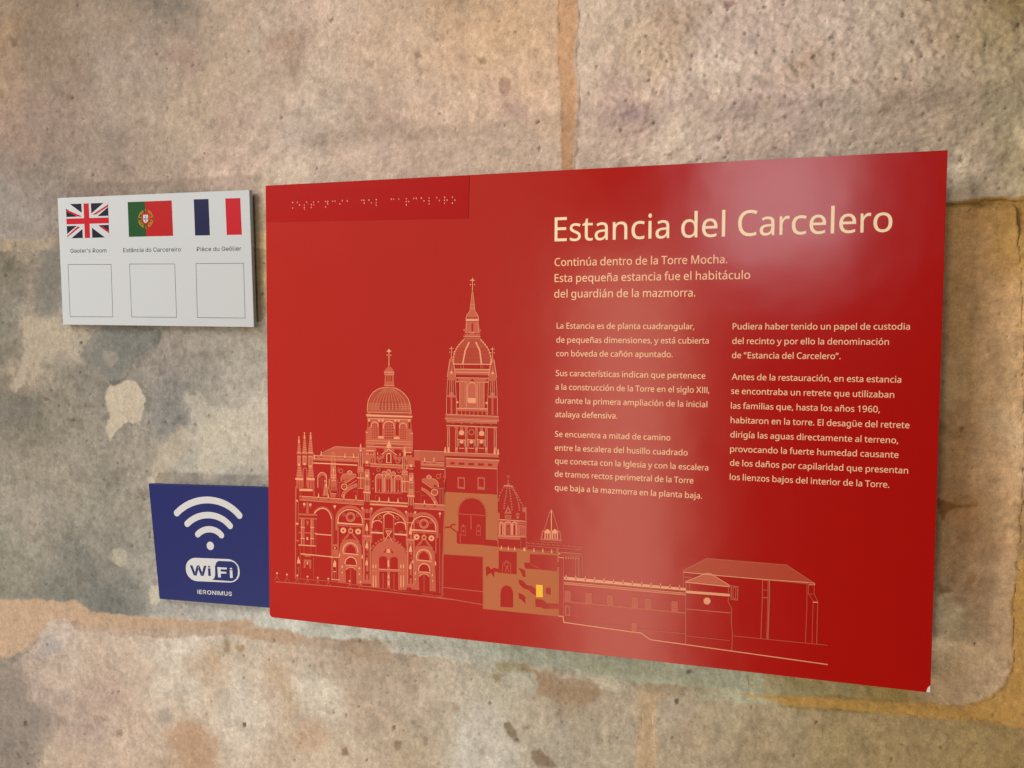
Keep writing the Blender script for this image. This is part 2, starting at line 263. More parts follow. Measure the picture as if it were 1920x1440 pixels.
# sharp-edged marks: (outline in survey units, colour sRGB, edge softness px, raggedness px, depth mm, strength)
MARKS = [
 ([(1045, -900), (1080, -900), (1081, 60), (1075, 110), (1081, 160), (1081, 200), (1076, 260), (1074, 400), (1056, 400), (1053, 240), (1052, 170), (1047, 120), (1047, 60)], (548, 327, 192), 2.5, 3, 0.3, 0.9),
 ([(-900, 1122), (0, 1127), (60, 1124), (95, 1128), (120, 1130), (140, 1124), (170, 1147), (220, 1153), (300, 1158), (400, 1166), (466, 1162), (478, 1160), (474, 1172), (466, 1178), (540, 1184), (570, 1194), (560, 1204), (480, 1200), (430, 1184), (330, 1178), (250, 1180), (180, 1172), (120, 1160), (96, 1162), (78, 1180), (60, 1205), (20, 1232), (-900, 1250)], (389, 278, 197), 3, 4, 0.0, 0.85),
 ([(1196, 1300), (1230, 1300), (1228, 1360), (1234, 1400), (1224, 1460), (1220, 3000), (1188, 3000), (1192, 1400), (1202, 1350)], (497, 356, 227), 4, 4, 0.0, 0.7),
 ([(1380, 1300), (1560, 1308), (1640, 1316), (1740, 1320), (1800, 1324), (1845, 1312), (1884, 1292), (1900, 1250), (1900, 1180), (1898, 1130), (1910, 1050), (2100, 1050), (2100, 1380), (1880, 1362), (1850, 1352), (1760, 1345), (1600, 1332), (1480, 1322)], (521, 303, 85), 4, 4, 0.0, 0.75),
 ([(225, 715), (240, 712), (255, 716), (262, 730), (272, 745), (270, 765), (262, 790), (250, 795), (238, 790), (225, 800), (214, 812), (205, 828), (200, 815), (196, 800), (204, 780), (200, 762), (196, 745), (200, 730), (206, 722), (215, 724)], (418, 367, 298), 1.6, 4, 0.6, 0.95),
 ([(196, 660), (205, 655), (216, 660), (222, 672), (216, 682), (206, 688), (196, 680), (190, 672)], (349, 311, 263), 2, 3, 0.4, 0.85),
 ([(40, 595), (70, 585), (100, 592), (118, 612), (150, 618), (190, 614), (185, 626), (168, 640), (160, 636), (150, 628), (138, 640), (112, 660), (80, 665), (75, 690), (82, 700), (66, 705), (52, 690), (45, 720), (28, 735), (20, 725), (38, 700), (46, 660), (40, 630)], (351, 300, 239), 2.5, 6, 0.5, 0.75),
 ([(210, 1030), (225, 1026), (238, 1035), (238, 1055), (226, 1062), (212, 1052)], (353, 335, 269), 2.5, 4, 0.3, 0.8),
 ([(282, 1100), (296, 1098), (300, 1125), (292, 1135), (280, 1130), (277, 1115)], (418, 395, 332), 2, 3, 0.3, 0.9),
 ([(284, 905), (292, 870), (300, 840), (318, 812), (340, 800), (356, 815), (345, 850), (330, 880), (322, 905)], (393, 342, 276), 5, 8, 0.0, 0.6),
 ([(345, 745), (372, 735), (395, 760), (430, 770), (505, 760), (505, 880), (440, 870), (400, 905), (370, 880), (380, 830), (360, 790)], (452, 418, 353), 8, 14, 0.0, 0.6),
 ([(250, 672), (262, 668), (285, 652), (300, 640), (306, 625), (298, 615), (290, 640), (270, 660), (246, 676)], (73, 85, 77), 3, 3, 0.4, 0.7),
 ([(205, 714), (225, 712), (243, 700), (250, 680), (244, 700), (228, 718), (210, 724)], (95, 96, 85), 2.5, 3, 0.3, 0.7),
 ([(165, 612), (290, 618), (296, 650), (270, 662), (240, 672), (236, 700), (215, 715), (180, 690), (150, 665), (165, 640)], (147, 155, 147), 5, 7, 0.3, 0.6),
 ([(60, 590), (84, 470), (112, 455), (116, 580), (90, 600)], (141, 138, 130), 6, 8, 0.0, 0.6),
 ([(0, 510), (12, 490), (30, 478), (26, 505), (8, 512)], (97, 95, 62), 4, 4, 0.0, 0.7),
 ([(1758, 935), (1790, 945), (1830, 948), (1790, 955), (1775, 962), (1768, 975), (1757, 950)], (311, 136, 42), 4, 4, 0.3, 0.85),
 ([(1756, 1095), (1775, 1098), (1790, 1110), (1760, 1112)], (300, 153, 61), 4, 4, 0.2, 0.7),
 ([(1815, 1080), (1828, 1078), (1832, 1090), (1822, 1098), (1812, 1092)], (417, 227, 107), 3, 3, 0.3, 0.7),
 ([(310, 1370), (340, 1352), (385, 1360), (412, 1390), (405, 1450), (350, 1460), (335, 1410), (315, 1390)], (375, 247, 166), 10, 12, 0.0, 0.75),
 ([(420, 1190), (432, 1200), (430, 1225), (422, 1222), (418, 1205)], (229, 160, 99), 4, 5, 0.0, 0.7),
 ([(438, 1212), (458, 1208), (460, 1220), (446, 1224)], (257, 173, 101), 3, 4, 0.0, 0.7),
 ([(388, 1205), (410, 1230), (414, 1258), (400, 1262), (388, 1240)], (422, 309, 211), 6, 8, 0.0, 0.6),
 ([(500, 1240), (530, 1250), (548, 1300), (552, 1350), (530, 1300), (508, 1270)], (446, 338, 242), 6, 8, 0.0, 0.6),
 ([(540, 1390), (560, 1360), (600, 1350), (620, 1380), (600, 1410), (560, 1410)], (425, 297, 217), 7, 9, 0.0, 0.6),
 ([(640, 1200), (700, 1196), (735, 1215), (730, 1245), (690, 1240), (650, 1232)], (359, 264, 191), 6, 8, 0.3, 0.65),
 ([(980, 1250), (1050, 1270), (1125, 1282), (1130, 1300), (1115, 1318), (1050, 1318), (1010, 1300)], (330, 230, 149), 4, 7, 0.5, 0.75),
 ([(930, 1240), (990, 1246), (1004, 1258), (960, 1262), (930, 1254)], (294, 246, 126), 4, 5, 0.3, 0.7),
 ([(920, 1262), (945, 1264), (940, 1278), (928, 1280)], (224, 167, 80), 4, 4, 0.2, 0.7),
 ([(960, 1258), (1000, 1262), (1012, 1285), (1000, 1300), (975, 1290), (962, 1276)], (462, 453, 375), 4, 5, 0.0, 0.7),
 ([(946, 1356), (956, 1354), (968, 1372), (976, 1392), (964, 1392), (952, 1376)], (191, 140, 87), 2.5, 3, 0.6, 0.8),
 ([(978, 1362), (994, 1360), (994, 1368), (984, 1370)], (231, 161, 106), 2.5, 3, 0.3, 0.75),
 ([(998, 1408), (1012, 1404), (1030, 1420), (1048, 1440), (1030, 1438), (1008, 1436), (998, 1424)], (193, 140, 89), 3, 4, 0.6, 0.8),
 ([(742, 1390), (754, 1388), (752, 1402), (742, 1410), (738, 1402)], (205, 140, 95), 2.5, 3, 0.4, 0.75),
 ([(640, 1404), (650, 1402), (654, 1416), (644, 1416)], (202, 119, 82), 2.5, 3, 0.4, 0.75),
 ([(793, 1380), (802, 1382), (804, 1398), (796, 1398)], (259, 168, 117), 3, 3, 0.3, 0.65),
 ([(668, 1362), (680, 1366), (676, 1376), (668, 1370)], (266, 179, 129), 3, 3, 0.2, 0.6),
 ([(850, 1320), (864, 1322), (862, 1334), (852, 1332)], (284, 193, 134), 4, 4, 0.2, 0.55),
 ([(1264, 1312), (1272, 1310), (1274, 1320), (1267, 1322)], (104, 75, 45), 1.6, 2, 0.8, 0.9),
 ([(1288, 1256), (1298, 1256), (1296, 1264), (1288, 1262)], (159, 119, 56), 1.8, 2, 0.5, 0.8),
 ([(454, 1354), (462, 1354), (463, 1362), (457, 1364)], (91, 73, 51), 1.6, 2, 0.8, 0.9),
 ([(44, 1352), (50, 1352), (50, 1360), (45, 1360)], (79, 60, 47), 2, 2, 0.5, 0.8),
 ([(30, 1408), (36, 1412), (40, 1422), (34, 1420)], (78, 63, 44), 2, 2, 0.4, 0.75),
 ([(296, 1334), (318, 1328), (328, 1346), (312, 1360), (300, 1352)], (248, 222, 199), 4, 6, 0.2, 0.6),
 ([(322, 1284), (336, 1280), (336, 1296), (326, 1294)], (276, 262, 239), 4, 4, 0.2, 0.5),
 ([(209, 1290), (216, 1294), (214, 1304), (208, 1302)], (206, 127, 95), 2.5, 3, 0.3, 0.65),
 ([(218, 1370), (230, 1366), (228, 1382), (220, 1380)], (226, 146, 114), 3, 4, 0.2, 0.6),
 ([(190, 1346), (200, 1346), (198, 1352), (192, 1352)], (198, 135, 103), 2, 2, 0.3, 0.65),
 ([(204, 1215), (222, 1226), (238, 1262), (236, 1284), (222, 1276), (208, 1240)], (277, 243, 221), 6, 8, 0.2, 0.5),
 ([(78, 1196), (96, 1186), (112, 1204), (118, 1222), (100, 1226), (66, 1232), (78, 1210)], (264, 252, 261), 4, 6, 0.2, 0.6),
 ([(20, 70), (32, 72), (34, 86), (24, 88)], (134, 90, 67), 2.5, 3, 0.4, 0.75),
 ([(310, 106), (330, 92), (352, 86), (372, 98), (365, 118), (340, 124), (320, 112)], (295, 206, 175), 5, 7, 0.4, 0.6),
 ([(318, 5), (345, 0), (356, 12), (335, 22), (320, 28)], (133, 127, 114), 6, 8, 0.2, 0.5),
 ([(505, 78), (525, 62), (556, 60), (564, 78), (550, 92), (520, 92)], (325, 233, 172), 6, 7, 0.3, 0.55),
 ([(618, 38), (626, 28), (628, 38), (621, 44)], (196, 148, 96), 2, 2, 0.4, 0.75),
 ([(838, 54), (842, 54), (841, 64), (838, 64)], (133, 89, 56), 1.5, 1.5, 0.6, 0.8),
 ([(775, 98), (788, 96), (790, 108), (780, 110)], (264, 155, 112), 3, 3, 0.4, 0.7),
 ([(938, 148), (948, 142), (958, 152), (958, 178), (946, 184), (936, 170)], (337, 212, 155), 3, 4, 0.5, 0.7),
 ([(944, 190), (976, 200), (1000, 212), (988, 226), (960, 216), (940, 204)], (413, 274, 252), 8, 9, 0.3, 0.5),
 ([(896, 108), (912, 106), (912, 118), (898, 118)], (310, 220, 151), 2.5, 4, 0.3, 0.7),
 ([(664, 228), (690, 232), (696, 248), (680, 254), (664, 244)], (351, 257, 187), 5, 5, 0.3, 0.55),
 ([(716, 214), (760, 218), (796, 228), (780, 236), (740, 236), (716, 226)], (400, 292, 262), 6, 8, 0.3, 0.5),
 ([(778, 122), (800, 124), (812, 118), (806, 134), (786, 140)], (391, 285, 215), 5, 6, 0.4, 0.5),
 ([(1357, 0), (1376, 0), (1386, 5), (1372, 12), (1364, 18), (1358, 10)], (351, 233, 214), 2, 3, 0.8, 0.9),
 ([(1295, 98), (1301, 98), (1301, 106), (1297, 107)], (247, 146, 129), 2, 2, 0.6, 0.85),
 ([(1393, 60), (1400, 60), (1399, 66), (1394, 66)], (291, 196, 162), 1.6, 2, 0.5, 0.7),
 ([(1500, 114), (1510, 114), (1512, 124), (1502, 126)], (353, 219, 144), 5, 5, 0.3, 0.7),
 ([(1560, 97), (1567, 97), (1566, 103), (1560, 103)], (215, 139, 104), 1.6, 2, 0.6, 0.8),
 ([(1641, 113), (1648, 113), (1647, 119), (1642, 118)], (237, 155, 106), 1.6, 2, 0.6, 0.8),
 ([(1600, 150), (1612, 150), (1612, 158), (1602, 159)], (292, 198, 166), 2, 3, 0.6, 0.7),
 ([(1648, 151), (1657, 151), (1656, 157), (1649, 157)], (303, 201, 159), 2, 2, 0.5, 0.7),
 ([(1468, 217), (1476, 217), (1475, 223), (1469, 223)], (280, 185, 141), 1.6, 2, 0.6, 0.8),
 ([(1450, 276), (1458, 275), (1456, 281), (1451, 281)], (269, 157, 100), 1.6, 2, 0.6, 0.8),
 ([(1781, 338), (1787, 338), (1787, 344), (1782, 344)], (305, 204, 111), 1.4, 1, 0.7, 0.85),
 ([(1822, 356), (1830, 354), (1828, 361), (1822, 361)], (487, 320, 177), 1.6, 1.5, 0.6, 0.8),
 ([(1870, 351), (1876, 351), (1876, 356), (1870, 356)], (131, 91, 29), 1.2, 1, 0.7, 0.9),
 ([(1160, 205), (1190, 196), (1215, 212), (1200, 232), (1170, 226)], (425, 307, 344), 8, 9, 0.4, 0.55),
 ([(1205, 195), (1218, 192), (1220, 205), (1208, 210)], (341, 233, 205), 3, 4, 0.4, 0.6),
 ([(1226, 12), (1296, 0), (1330, 10), (1290, 60), (1256, 74), (1240, 50)], (460, 334, 245), 8, 10, 0.0, 0.5),
 ([(150, 640), (156, 640), (156, 645), (151, 645)], (36, 32, 25), 1.2, 1, 0.6, 0.85),
 ([(82, 745), (92, 746), (93, 750), (84, 751)], (139, 79, 49), 1.5, 1.5, 0.4, 0.8),
 ([(1108, 1240), (1200, 1256), (1300, 1272), (1500, 1296), (1560, 1300), (1500, 1304), (1300, 1284), (1180, 1268), (1110, 1256)], (358, 371, 252), 5, 6, 0.0, 0.4),
]


def paint(X, Z, kind):
    """colour (linear) and height (m, + out of the wall) of wall points"""
    u, v = survey(X, Z)
    w1 = fbm(X, Z, 0.045, 5, 11); w2 = fbm(X, Z, 0.045, 5, 31)
    w3 = fbm(X, Z, 0.009, 4, 37, 0.6); w4 = fbm(X, Z, 0.009, 4, 39, 0.6)
    warp = (w1 * 30 + w3 * 9, w2 * 30 + w4 * 9)
    C = colour_field(u, v, warp, CTRL)
    # every block, and the mortar between them, takes its colour from its own survey points
    edge_n = fbm(X, Z, 0.016, 4, 201, 0.55) * 5 + fbm(X, Z, 0.005, 2, 211) * 2
    home = []
    for p in CTRL:
        pu, pv = np.array([float(p[0])]), np.array([float(p[1])])
        home.append(next((i for i, st in enumerate(STONES) if poly_sd(pu, pv, st[1])[0] > 0), -1))
    near = np.full(u.shape, -1e9)
    for i, st in enumerate(STONES):
        sd = poly_sd(u, v, st[1]) + edge_n; near = np.maximum(near, sd)
        pts_ = [p for p, h_ in zip(CTRL, home) if h_ == i]
        if len(pts_) < 5: continue
        sel = sd > -4
        F = colour_field(u[sel], v[sel], (warp[0][sel], warp[1][sel]), pts_)
        a = ss(-2.5, 2.5, sd[sel])[:, None]; C[sel] = C[sel] * (1 - a) + F * a
    sel = near < 4
    F = colour_field(u[sel], v[sel], (warp[0][sel], warp[1][sel]), [p for p, h_ in zip(CTRL, home) if h_ == -1])
    a = (1 - ss(-2.5, 2.5, near[sel]))[:, None]
    C[sel] = C[sel] * (1 - a) + F * a
    n1 = fbm(X, Z, 0.06, 6, 51, 0.6); n2 = fbm(X, Z, 0.016, 5, 61, 0.65); n3 = fbm(X, Z, 0.0055, 4, 71, 0.7); n4 = fbm(X + 3, Z, 0.03, 5, 81, 0.6, ax=0.7, az=1.2)
    grey = np.exp(-(((u - 200) / 330) ** 2 + ((v - 820) / 330) ** 2))
    amp = 1 + 0.5 * grey
    lum = 1 + amp * (0.05 * n1 + 0.12 * n2 + 0.14 * n3)
    rid = 1 - np.abs(fbm(X + w1 * 0.006, Z + w2 * 0.006, 0.024, 5, 301, 0.6)) * 3.0; rid2 = 1 - np.abs(fbm(X, Z + 7, 0.010, 4, 311, 0.6)) * 3.0
    lum *= 1 + 0.10 * np.clip(rid, -0.6, 1) + 0.05 * np.clip(rid2, -.6, 1) - 0.07
    # broken darker blotches and light scuffs
    bl = ss(0.18, 0.55, n4 + 0.35 * n3); lum *= 1 - 0.10 * amp * bl
    sc = ss(0.22, 0.6, fbm(X, Z + 5, 0.022, 5, 91, 0.65)); lum *= 1 + 0.07 * sc
    cr = fbm(X + 2, Z, 0.020, 6, 321, 0.62); cr2 = fbm(X, Z + 2, 0.034, 6, 331, 0.62)
    lum *= 1 - 0.08 * amp * ss(0.24, 0.31, cr) + 0.06 * ss(0.26, 0.33, cr2) * amp + 0.05 * ss(0.24, 0.29, -cr)
    C = C * lum[..., None]
    # hue drift between pink and grey-green
    hd = fbm(X + 9, Z, 0.05, 4, 101, 0.6)[..., None]
    C = C * (1 + hd * np.array((0.02, -0.005, -0.015)))
    h = 0.0011 * fbm(X, Z, 0.10, 3, 111) + 0.0006 * n2 + 0.00030 * n3
    rough_r = ss(1080, 1180, u) * (1 - ss(330, 420, v))
    h = h + (0.22 + rough_r) * (0.0016 * np.abs(fbm(X, Z, 0.011, 4, 121, 0.6, ax=0.75, az=1.25)) + 0.0010 * np.abs(fbm(X, Z, 0.026, 3, 131)))
    # pits: irregular specks where a fine noise peaks
    p1 = fbm(X, Z, 0.0075, 2, 141, 0.5); p2 = fbm(X + 1, Z, 0.0042, 2, 151, 0.5); dens = fbm(X, Z, 0.12, 2, 161)
    thr = 0.84 - 0.10 * dens - 0.13 * rough_r - 0.04 * grey
    pit = ss(thr, thr + 0.10, p1) * 0.8 + ss(thr + 0.06, thr + 0.18, p2) * 0.6
    pit = np.clip(pit, 0, 1)
    C = C * (1 - 0.45 * pit)[..., None]; h = h - 0.0014 * pit
    # hairline scratches
    # marks written down one by one
    e1 = fbm(X, Z, 0.012, 5, 171, 0.6); e2 = fbm(X, Z, 0.004, 3, 181, 0.6)
    for poly, col, soft, rag, dep, st in MARKS:
        us = [p[0] for p in poly]; vs = [p[1] for p in poly]; m = soft + rag * 1.5 + 4
        sel = (u > min(us) - m) & (u < max(us) + m) & (v > min(vs) - m) & (v < max(vs) + m)
        if not sel.any(): continue
        uu, vv = u[sel], v[sel]
        sd = poly_sd(uu, vv, poly) + rag * e1[sel] + 0.35 * rag * e2[sel]
        a = ss(-soft, soft, sd) * st
        c = np.array(col) / 1000 * (1 + 0.10 * n2[sel] + 0.09 * n3[sel] + 0.05 * n1[sel])[:, None]
        C[sel] = C[sel] * (1 - a)[:, None] + c * a[:, None]
        h[sel] = h[sel] - dep * 0.001 * ss(-soft * .6, soft, sd)
    return u, v, np.clip(C, 0.004, 0.9), h

def stone_material():
    m = bpy.data.materials.new('sandstone'); m.use_nodes = True; nt = m.node_tree; L = nt.links; b = nt.nodes['Principled BSDF']
    at = nt.nodes.new('ShaderNodeAttribute'); at.attribute_name = 'stone_colour'
    tc = nt.nodes.new('ShaderNodeTexCoord')
    def noise(s, d, r=0.6):
        n = nt.nodes.new('ShaderNodeTexNoise'); n.inputs['Scale'].default_value = s; n.inputs['Detail'].default_value = d; n.inputs['Roughness'].default_value = r
        L.new(tc.outputs['Object'], n.inputs['Vector']); return n.outputs['Fac']
    def mr(x, a, b_, c, d):
        n = nt.nodes.new('ShaderNodeMapRange'); L.new(x, n.inputs[0])
        for i, q in enumerate((a, b_, c, d)): n.inputs[i + 1].default_value = q
        return n.outputs[0]
    def mul(a, b_):
        n = nt.nodes.new('ShaderNodeVectorMath'); n.operation = 'MULTIPLY'; L.new(a, n.inputs[0]); L.new(b_, n.inputs[1]); return n.outputs[0]
    grain = mr(noise(950, 3, 0.7), 0.3, 0.7, 0.82, 1.18)
    mott = mr(noise(170, 4, 0.65), 0.3, 0.7, 0.86, 1.14)
    c = mul(mul(at.outputs['Color'], grain), mott)
    L.new(c, b.inputs['Base Color'])
    b.inputs['Roughness'].default_value = 0.9; b.inputs['Specular IOR Level'].default_value = 0.2
    bp = nt.nodes.new('ShaderNodeBump'); bp.inputs['Strength'].default_value = 0.8; bp.inputs['Distance'].default_value = 0.0007
    L.new(noise(330, 5, 0.7), bp.inputs['Height']); L.new(bp.outputs[0], b.inputs['Normal'])
    return m
M_STONE = stone_material()
wall = thing('stone_wall', 'old sandstone block wall with sandy mortar joints behind the signs', 'wall')
def grid_mesh(name, X, Z, Y, C, keep, parent):
    nz, nx = X.shape
    idx = np.arange(nz * nx).reshape(nz, nx)
    k = keep[:-1, :-1] | keep[1:, :-1] | keep[:-1, 1:] | keep[1:, 1:]
    q = np.stack([idx[:-1, :-1][k], idx[:-1, 1:][k], idx[1:, 1:][k], idx[1:, :-1][k]], 1)
    used = np.unique(q); re = np.full(nz * nx, -1); re[used] = np.arange(len(used)); q = re[q]
    co = np.stack([X.ravel()[used], Y.ravel()[used], Z.ravel()[used]], 1).astype(np.float32)
    me = bpy.data.meshes.new(name); me.vertices.add(len(co)); me.vertices.foreach_set('co', co.ravel())
    me.loops.add(q.size); me.loops.foreach_set('vertex_index', q.ravel().astype(np.int32))
    me.polygons.add(len(q)); me.polygons.foreach_set('loop_start', np.arange(0, q.size, 4, dtype=np.int32)); me.polygons.foreach_set('loop_total', np.full(len(q), 4, np.int32))
    me.polygons.foreach_set('use_smooth', np.ones(len(q), bool))
    a = me.attributes.new('stone_colour', 'FLOAT_COLOR', 'POINT')
    cc_ = np.ones((len(used), 4), np.float32); cc_[:, :3] = C.reshape(-1, 3)[used]; a.data.foreach_set('color', cc_.ravel())
    me.update(); me.validate(); me.materials.append(M_STONE)
    o = bpy.data.objects.new(name, me); COL.objects.link(o); o.parent = parent
    return o
STEP = 0.0012
WX0, WX1, WZ0, WZ1 = -0.86, 0.66, 1.0, 2.0
corn = [on_plane(a, b, 0) for a, b in ((0, 0), (1920, 0), (1920, 1440), (0, 1440))]
WX0 = min(c[0] for c in corn) - 0.03; WX1 = max(c[0] for c in corn) + 0.03; WZ0 = min(c[1] for c in corn) - 0.03; WZ1 = max(c[1] for c in corn) + 0.03
# fine in and near the view, coarser where the wall runs on beyond it
gx = np.concatenate([np.arange(WX0 - 0.6, WX0, STEP * 4), np.arange(WX0, WX1, STEP), np.arange(WX1, WX1 + 0.6, STEP * 4)])
gz = np.concatenate([np.arange(WZ0 - 0.45, WZ0, STEP * 4), np.arange(WZ0, WZ1, STEP), np.arange(WZ1, WZ1 + 0.45, STEP * 4)])
GX, GZ = np.meshgrid(gx, gz)
GU, GV, GC, GH = paint(GX, GZ, 0)
ragged = fbm(GX, GZ, 0.016, 4, 201, 0.55) * 5 + fbm(GX, GZ, 0.005, 2, 211) * 2
for (nm, poly, proud), lab_ in zip(STONES, STONE_LABELS):
    sd = poly_sd(GU, GV, poly) + ragged
    keep = sd > -11
    js, is_ = np.where(keep); 
    if not len(js): continue
    j0, j1, i0, i1 = js.min(), js.max() + 1, is_.min(), is_.max() + 1
    s_ = np.s_[j0:j1, i0:i1]
    edge = ss(-12, -5, sd[s_])
    Y = -(GH[s_] + proud) + (1 - edge) * 0.0075
    o = grid_mesh('stone', GX[s_], GZ[s_], Y, GC[s_], keep[s_], wall); o['label'] = lab_
# mortar: one sheet a little behind the stone faces
best = np.full(GU.shape, -1e9)
for nm, poly, proud in STONES: best = np.maximum(best, poly_sd(GU, GV, poly) + ragged)
mj = best < 16
mu = fbm(GX, GZ, 0.02, 4, 221); mf = fbm(GX, GZ, 0.004, 3, 231, 0.7)
MC = GC.copy()
grid_mesh('mortar', GX, GZ, -GH - 0.0001 + 0.0016 * ss(-1, 11, best) - 0.0004 * mu - 0.0002 * mf + 0.0028 * ss(1600, 1760, GU) * (1 - ss(410, 470, GV)), MC, mj, wall)
